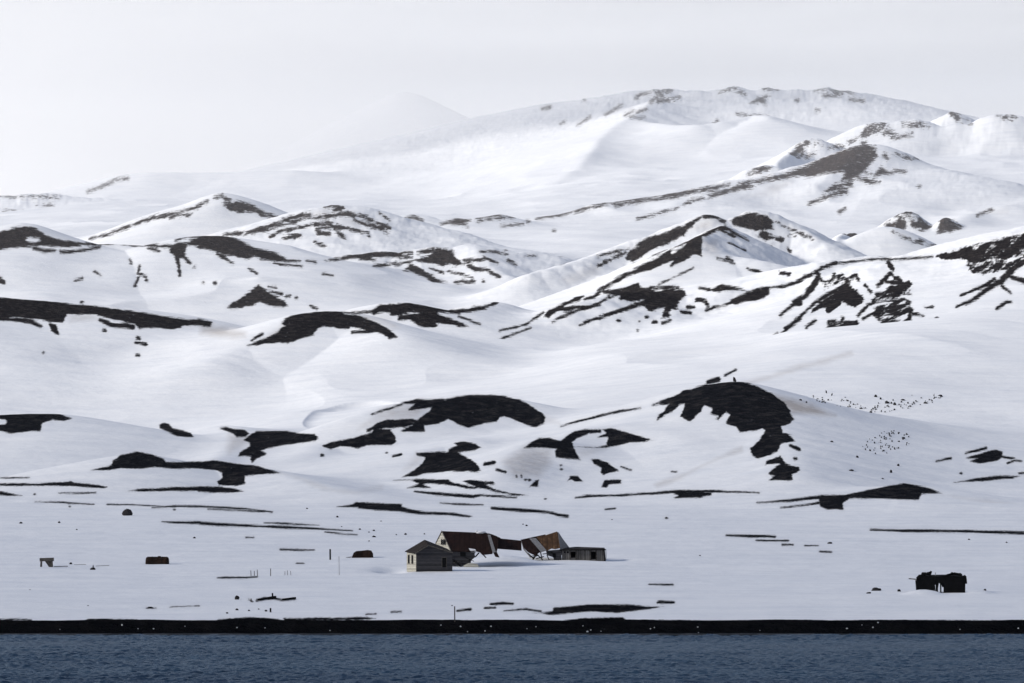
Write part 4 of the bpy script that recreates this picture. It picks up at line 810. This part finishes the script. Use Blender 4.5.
# -- broken loading frame at the far left
g1 = ground(47, 567); V = lambda x, y, dy=0: at(x / 5.12, 490 + y / 5.12, g1.y + dy)
fr = empty('loading_frame', g1, 'low grey timber frame with a leaning board, far left on the flat', 'frame')
MB().beam(V(203, 357), V(276, 355), .16, .5).out('top_rail', M['timber'], fr); MB().beam(V(212, 360), V(210, 404), .26).out('leg', M['timber'], fr)
MB().beam(V(266, 360), V(268, 404), .22).out('leg', M['timber'], fr); MB().prism([V(228, 362, .1), V(266, 362, .1), V(266, 398, .1), V(252, 396, .1)], (0, .08, 0)).out('leaning_board', M['timber'], fr)
tag(MB().beam(V(275, 392), V(348, 390), .1).out('plank', M['black'], org=V(275, 392)), 'thin dark plank lying on snow right of the low timber frame', 'plank')
tag(MB().beam(V(380, 383), V(440, 381), .06).out('plank', M['timber'], org=V(380, 383)), 'faint grey plank between the rock pair right of the timber frame', 'plank')
tag(MB().beam(V(490, 389), V(560, 386), .07).out('plank', M['timber'], org=V(490, 389)), 'grey plank end farthest right of the timber frame debris', 'plank')
# -- posts and stakes
def post(px, y0, y1, w_, mt, nm, lb, cat, group=None):
    g = ground(px, y1); o = MB().beam(g - Vector((0, 0, .4)), g + Vector((random.uniform(-.06, .06), 0, (y1 - y0) * g.y / F)), w_).out(nm, M[mt], org=g)
    return tag(o, lb, cat, group)
Wt = lambda x: 200 + x / 5.12; Wy = lambda y: 490 + y / 5.12
post(Wt(667), Wy(303), Wy(358), .24, 'black', 'wooden_post', 'thick dark upright post on the flat left of the boiler', 'post')
post(Wt(713), Wy(340), Wy(436), .07, 'pale', 'thin_pole', 'tall thin pale pole just below and right of the dark post', 'pole')
post(Wt(361), Wy(402), Wy(440), .1, 'timber', 'thin_pole', 'lone short grey pole between two clusters of pale stakes', 'pole')
post(Wt(373), Wy(528), Wy(558), .18, 'black', 'wooden_post', 'short dark post standing in the debris strip above the beach', 'post')
post(Wt(361), Wy(605), Wy(627), .18, 'black', 'wooden_post', 'stubby dark post below the debris strip, closest to the beach', 'post')
post(400 + 187 / 3.413, 560 + 160 / 3.413, 560 + 213 / 3.413, .12, 'timber', 'thin_pole', 'tall slim pole standing alone at the top edge of the black beach', 'pole')
for x in (262, 278, 295): post(Wt(x), Wy(408 + (x % 5) * 2), Wy(441), .09, 'timber', 'stake', 'weathered stake in the left cluster near the thin dark strip', 'stake', 'stakes in the left cluster')
for x in (435, 449, 466): post(Wt(x), Wy(410 + (x % 4) * 2), Wy(436), .08, 'pale', 'stake', 'pale stake in the right cluster on the flat', 'stake', 'stakes in the right cluster')
post(Wt(262), Wy(556), Wy(574), .13, 'timber', 'stake', 'leaning grey stump at the left end of the debris strip', 'stake')
post(Wt(290), Wy(556), Wy(572), .13, 'pale', 'stake', 'pale stump near the left end of the debris strip', 'stake')
for i_, (x1, y1, x2, y2, lb) in enumerate(((300, 566, 385, 553, 'dark driftwood beam slanting up to the short post in the debris strip'), (425, 566, 486, 559, 'dark driftwood beam at the right end of the debris strip'))):
    a = ground(Wt(x1), Wy(y1)); b = ground(Wt(x2), Wy(y2)); tag(MB().beam(a + Vector((0, 0, .08)), b + Vector((0, 0, .12)), .3, .26).out('driftwood', M['black'], org=a), lb, 'driftwood')

# -- loose rocks: a few shapes, copied
protos = []
for i_ in range(6):
    rn = random.Random(100 + i_); o = MB().blob((0, 0, 0), .5, .5, .5, 200 + i_, 11, 7, .2, .0).out('rock', M['stone'], org=(0, 0, 0)); protos.append(o)
used = set()
def rock(px, py, wpx, hpx, lb, group=None, cat='rock', nm='rock', g=None, mat=None):
    k = random.randrange(6)
    o = protos[k].copy(); C.objects.link(o); o.name = nm
    g = g or ground(px, py); s = g.y / F
    o.location = g + Vector((0, 0, hpx * s * .22)); o.rotation_euler = (0, random.uniform(-.35, .35), random.uniform(0, 6.28)); o.scale = (wpx * s, wpx * s, hpx * s * 1.25)
    return tag(o, lb, cat, group)
rock(127.3, 515.5, 9.5, 7.5, 'dark rounded boulder alone on the upper left of the flat', cat='boulder', nm='boulder')
rock(734.6, 387.6, 3, 5.5, 'small dark cairn standing on the crest of the big black mound', cat='cairn', nm='cairn', g=Vector(((734.6 - CX) * 1051 / F, 1051, gz((734.6 - CX) * 1051 / F, 1051) + .1)))
rock(70.7, 564.3, 3.2, 2.2, 'small dark rock at the end of the plank by the timber frame')
rock(92.8, 569.8, 5, 2.6, 'pointed dark rock a little below the frame debris'); rock(93.2, 568.8, 1.2, 4.6, 'thin spike of rock rising from the pointed rock')
rock(150.5, 608.3, 6, 1.8, 'flat dark rock low on the left, just above the beach')
rock(374.0, 537.2, 3.4, 1.8, 'largest rock of the speckle left of the ruined house')
rock(237, 599.5, 4.6, 4.6, 'grey ragged clump left of the debris strip', cat='clump', nm='clump')
rock(829.8, 543.7, 5, 2., 'dark rock on the snow below the long low bank at right')
rock(876.5, 590.7, 9, 3.6, 'dark humped rock left of the burnt ruin'); rock(868.5, 593.6, 5, 1.6, 'low flat rock at the foot of the humped rock left of the burnt ruin')
rock(899, 591.5, 3.4, 2.8, 'grey rock against the left drift of the burnt ruin', g=None)
G1 = 'small dark rocks scattered over the snowy flat'; L1 = 'small dark rock poking out of the snowy flat round the station'
for px, py, s_ in ((20.9, 523.6, 2.6), (59.2, 523, 2.4), (76.8, 530, 1.6), (194.3, 538.3, 2.2), (337.3, 517.4, 2.4), (359.8, 529.8, 2), (373.8, 531, 2), (369, 532.5, 1.4), (369, 541.5, 1.5), (341.6, 527, 1.3), (396.3, 535, 1.4), (237, 610.3, 2.6), (227, 613.5, 2), (249, 611, 2), (258.6, 609.5, 1.5), (266, 611.5, 2.4), (666.3, 518.5, 2.), (969, 540, 1.8), (1006.5, 543, 1.8), (424.5, 534.5, 1.6), (405.5, 534.8, 2.4), (526.5, 526, 2), (523, 524.5, 1.3), (307, 509, 1.8), (985, 590.5, 2.2), (452, 606, 1.4), (381, 521.5, 1.3), (612, 520, 1.3), (700, 556, 1.4), (88, 606, 1.2), (30, 590, 1.1)):
    rock(px, py, s_ * 1.15, s_ * .8, L1, G1)
G2 = 'rocks in the curved upper rock field'; L2 = 'small dark rock in the curved upper rock field right of the black mound'
G3 = 'rocks in the lower rock field'; L3 = 'small dark rock in the oval lower rock field below the curved one'
rn = random.Random(11); Pt = lambda x, y: (824 + x / 5.12, 380 + y / 5.12)
crv = [(-60, 95), (20, 118), (130, 135), (250, 160), (350, 155), (440, 130), (540, 112), (610, 78)]
for n in range(105):
    t = rn.random() ** .9 * (len(crv) - 1.001); i_ = int(t); f = t - i_
    x = crv[i_][0] * (1 - f) + crv[i_ + 1][0] * f; y = crv[i_][1] * (1 - f) + crv[i_ + 1][1] * f
    sp = 30 * (1 - abs(t / 7 - .5) * 1.4)
    px, py = Pt(x + rn.gauss(0, 9), y - abs(rn.gauss(0, sp)) + 10); rock(px, py, rn.uniform(.6, 1.8), rn.uniform(.7, 2.0), L2, G2)
for x, y, a, b in ((265, 88, 3.4, 2.6), (320, 120, 3.2, 3), (362, 128, 3, 3), (405, 104, 4.2, 1.4), (12, 68, 1.4, 3.6), (40, 80, 1.3, 3), (290, 100, 2, 2.4), (345, 122, 2, 2), (240, 168, 3, 2), (520, 120, 4, 1.3), (595, 82, 4.5, 1.2), (-120, 105, 3, 1.6), (-90, 118, 1.6, 2)): rock(*Pt(x, y), a, b, L2, G2)
for n in range(78):
    r_ = math.sqrt(rn.random()); a = rn.uniform(0, 6.28); px, py = Pt(320 + 125 * r_ * math.cos(a), 322 + 58 * r_ * math.sin(a) - .12 * 125 * r_ * math.cos(a)); rock(px, py, rn.uniform(.6, 1.7), rn.uniform(.8, 2.4), L3, G3)
for x, y, a, b, lb in ((170, 398, 2.6, 2.4, 'lone dark rock left below the oval lower rock field'), (140, 465, 5, 1.6, 'flat dark rock farthest down left of the lower rock field'), (380, 440, 2.4, 2.6, 'upper rock of the small group under the lower rock field'), (343, 475, 2.4, 3.6, 'upright rock of the small group under the lower rock field'), (300, 508, 2.2, 1.3, 'faint rock just above the long low dark bank'), (40, 318, 3, 1.5, 'dark rock on the snow right of the black mound buttress')): rock(*Pt(x, y), a, b, lb)
for o in protos: bpy.data.objects.remove(o)
# -- stranded ice on the black beach
G4 = 'pale ice lumps stranded on the black beach'; L4 = 'small pale lump of ice stranded on the black beach'
ip = []
for i_ in range(3): ip.append(MB().blob((0, 0, 0), .5, .4, .4, 300 + i_, 8, 5, .3, 0).out('ice_lump', M['ice'], org=(0, 0, 0)))
for px, py, s_ in ((460.6, 626.8, 3), (485, 630.8, 2.2), (467.5, 631.5, 1.5), (491, 627, 2.2), (587.5, 631.4, 3), (590.8, 630, 2), (583, 626.3, 1.8), (601, 631, 1.4), (650.5, 629, 2), (654.4, 628, 2), (697.7, 627.5, 2), (847, 629, 2.6), (873, 627.8, 2.2), (878, 623.9, 2.8), (698.5, 632, 1.3), (1018.3, 628.5, 2), (138, 628.5, 2), (153.6, 628.6, 2), (122, 626, 2.4), (237, 628, 2.6), (265, 628, 2), (185, 627, 1.8), (441, 626, 1.8), (536, 627, 1.7), (527, 629, 1.6), (862, 626, 1.6), (60, 629, 1.3), (330, 630, 1.4), (760, 630, 1.3), (960, 629, 1.2)):
    Yg = 457 - (py - 620.5) / 14.5 * 7; x = (px - CX) * Yg / F
    o = ip[random.randrange(3)].copy(); C.objects.link(o); o.location = (x, Yg, gz(x, Yg) + .05); o.scale = [s_ * .075 * q_ for q_ in (1, 1, random.uniform(.6, 1.1))]; o.rotation_euler = (0, 0, random.uniform(0, 6))
    tag(o, L4, 'ice', G4)
for o in ip: bpy.data.objects.remove(o)
SUN_E = 4.9; HAZE = 9e-6; SHADE_DECK = .0013; MIST = 6e-5; CLOUD = 6e-4; EXPO = 0.0
# ------------------------------------------------------------------ light, air, camera
SUN_EL = math.radians(25); SUN_AZ = math.radians(257)    # azimuth clockwise from +Y: behind the ship, to the left
sd = Vector((math.sin(SUN_AZ) * math.cos(SUN_EL), math.cos(SUN_AZ) * math.cos(SUN_EL), math.sin(SUN_EL)))
ld = bpy.data.lights.new('sun', 'SUN'); ld.energy = SUN_E; ld.angle = math.radians(10); ld.color = (1, .95, .875)
lo = bpy.data.objects.new('sun', ld); C.objects.link(lo); lo.rotation_euler = (-sd).to_track_quat('-Z', 'Y').to_euler()

w = bpy.data.worlds.new('World'); scene.world = w; w.use_nodes = True; nt = w.node_tree; L = nt.links
bg = nt.nodes['Background']; bg.inputs['Strength'].default_value = .1
sky = N(nt, 'ShaderNodeTexSky', sky_type='NISHITA', sun_disc=False); sky.sun_elevation = SUN_EL; sky.sun_rotation = SUN_AZ; sky.air_density = 1; sky.dust_density = 2
g = N(nt, 'ShaderNodeTexCoord').outputs['Generated']; sx = N(nt, 'ShaderNodeSeparateXYZ'); L.new(g, sx.inputs[0])
c1 = noise(nt, mapping(nt, g, (3, 2.2, 34), (0, math.radians(9), 0)), 1.6, 6, .55)
c2 = noise(nt, mapping(nt, g, (1, 1, 6)), 2.4, 3, .5)
el = ramp(nt, sx.outputs['Z'], [(0., (10.6, 10.6, 10.7)), (.092, (10.4, 10.45, 10.6)), (.104, (7.9, 8.4, 9.2)), (.114, (9.3, 9.5, 9.9)), (.15, (8.6, 8.8, 9.4)), (.3, (4.6, 5.4, 7.1)), (1., (2.3, 3.2, 5.6))])
cl = math_(nt, 'ADD', math_(nt, 'MULTIPLY', c1, 1.7), math_(nt, 'MULTIPLY', c2, .22))
cl = math_(nt, 'ADD', cl, .04)
az = math_(nt, 'MULTIPLY_ADD', sx.outputs['Y'], .33, .65)      # the fog bank beyond the island is the brightest part of the sky
cl = math_(nt, 'MULTIPLY', cl, az)
vm = N(nt, 'ShaderNodeVectorMath', operation='SCALE'); L.new(el.outputs[0], vm.inputs[0]); L.new(cl, vm.inputs['Scale'])
L.new(mixc(nt, .93, sky.outputs[0], vm.outputs[0]), bg.inputs['Color'])

# the air between the ship and the summits
m = bpy.data.materials.new('cold_haze'); m.use_nodes = True; nt = m.node_tree
nt.nodes.remove(nt.nodes['Principled BSDF'])
pv = N(nt, 'ShaderNodeVolumePrincipled'); pv.inputs['Color'].default_value = (.93, .95, 1, 1); pv.inputs['Density'].default_value = HAZE; pv.inputs['Anisotropy'].default_value = .2
nt.links.new(pv.outputs[0], nt.nodes['Material Output'].inputs['Volume'])
hz = MB().prism([(-3300, -120, -8), (3300, -120, -8), (3300, 9700, -8), (-3300, 9700, -8)], (0, 0, 1080)).out('haze', m)
tag(hz, kind='stuff')

# unseen cloud deck, added out of view to weaken the sun on the shore
cm = bpy.data.materials.new('sun_shading_cloud'); cm.use_nodes = True; nt = cm.node_tree; nt.nodes.remove(nt.nodes['Principled BSDF'])
pv = N(nt, 'ShaderNodeVolumePrincipled'); pv.inputs['Color'].default_value = (.98, .985, 1, 1); pv.inputs['Density'].default_value = SHADE_DECK; pv.inputs['Anisotropy'].default_value = .3
nt.links.new(pv.outputs[0], nt.nodes['Material Output'].inputs['Volume'])
tag(MB().blob((-3800, -1700, 1650), 3000, 2350, 150, 9, 28, 7, .10, 0).out('cloud', cm, org=(-3800, -1700, 1650)), kind='stuff')

# thin mist over the upper slopes
cm = bpy.data.materials.new('slope_mist'); cm.use_nodes = True; nt = cm.node_tree; nt.nodes.remove(nt.nodes['Principled BSDF'])
pv = N(nt, 'ShaderNodeVolumePrincipled'); pv.inputs['Color'].default_value = (.97, .98, 1, 1); pv.inputs['Density'].default_value = MIST; pv.inputs['Anisotropy'].default_value = .2
nt.links.new(pv.outputs[0], nt.nodes['Material Output'].inputs['Volume'])
tag(MB().prism([(-1500, 1700, 20), (1500, 1700, 20), (1900, 5890, 20), (-1900, 5890, 20)], (0, 0, 1000)).out('mist', cm), kind='stuff')

# low cloud wrapped round the summits: a thick bank resting on the far slopes
cm = bpy.data.materials.new('cloud_bank'); cm.use_nodes = True; nt = cm.node_tree; nt.nodes.remove(nt.nodes['Principled BSDF'])
pv = N(nt, 'ShaderNodeVolumePrincipled'); pv.inputs['Color'].default_value = (.97, .967, .96, 1); pv.inputs['Density'].default_value = CLOUD; pv.inputs['Anisotropy'].default_value = 0
nt.links.new(pv.outputs[0], nt.nodes['Material Output'].inputs['Volume'])
cb = MB().prism([(-900, 5050, 60), (-250, 5150, 60), (150, 5350, 60), (1900, 5500, 60), (2300, 9600, 60), (-1500, 9600, 60)], (0, 0, 1000))
for i_, v_ in enumerate(cb.v):
    if v_[2] > 500: cb.v[i_] = (v_[0], v_[1], 1060 if v_[0] < 200 else 660)
cb = cb.out('cloud', cm)
tag(cb, kind='stuff')

cam = bpy.data.cameras.new('camera'); co_ = bpy.data.objects.new('camera', cam); C.objects.link(co_)
co_.location = (0, 0, CH); co_.rotation_euler = (math.radians(90), 0, 0)
cam.sensor_fit = 'HORIZONTAL'; cam.sensor_width = 36; cam.lens = 36 * F / W; cam.shift_y = (HY - H / 2) / W
cam.clip_start = 1; cam.clip_end = 40000
scene.camera = co_
for o in list(C.objects):
    if '_org' in o: del o['_org']
scene.render.engine = 'CYCLES'
scene.cycles.max_bounces = 8; scene.cycles.volume_bounces = 5
scene.view_settings.view_transform = 'Standard'; scene.view_settings.look = 'None'
scene.view_settings.exposure = EXPO; scene.view_settings.gamma = 1
scene.render.resolution_x = W; scene.render.resolution_y = H
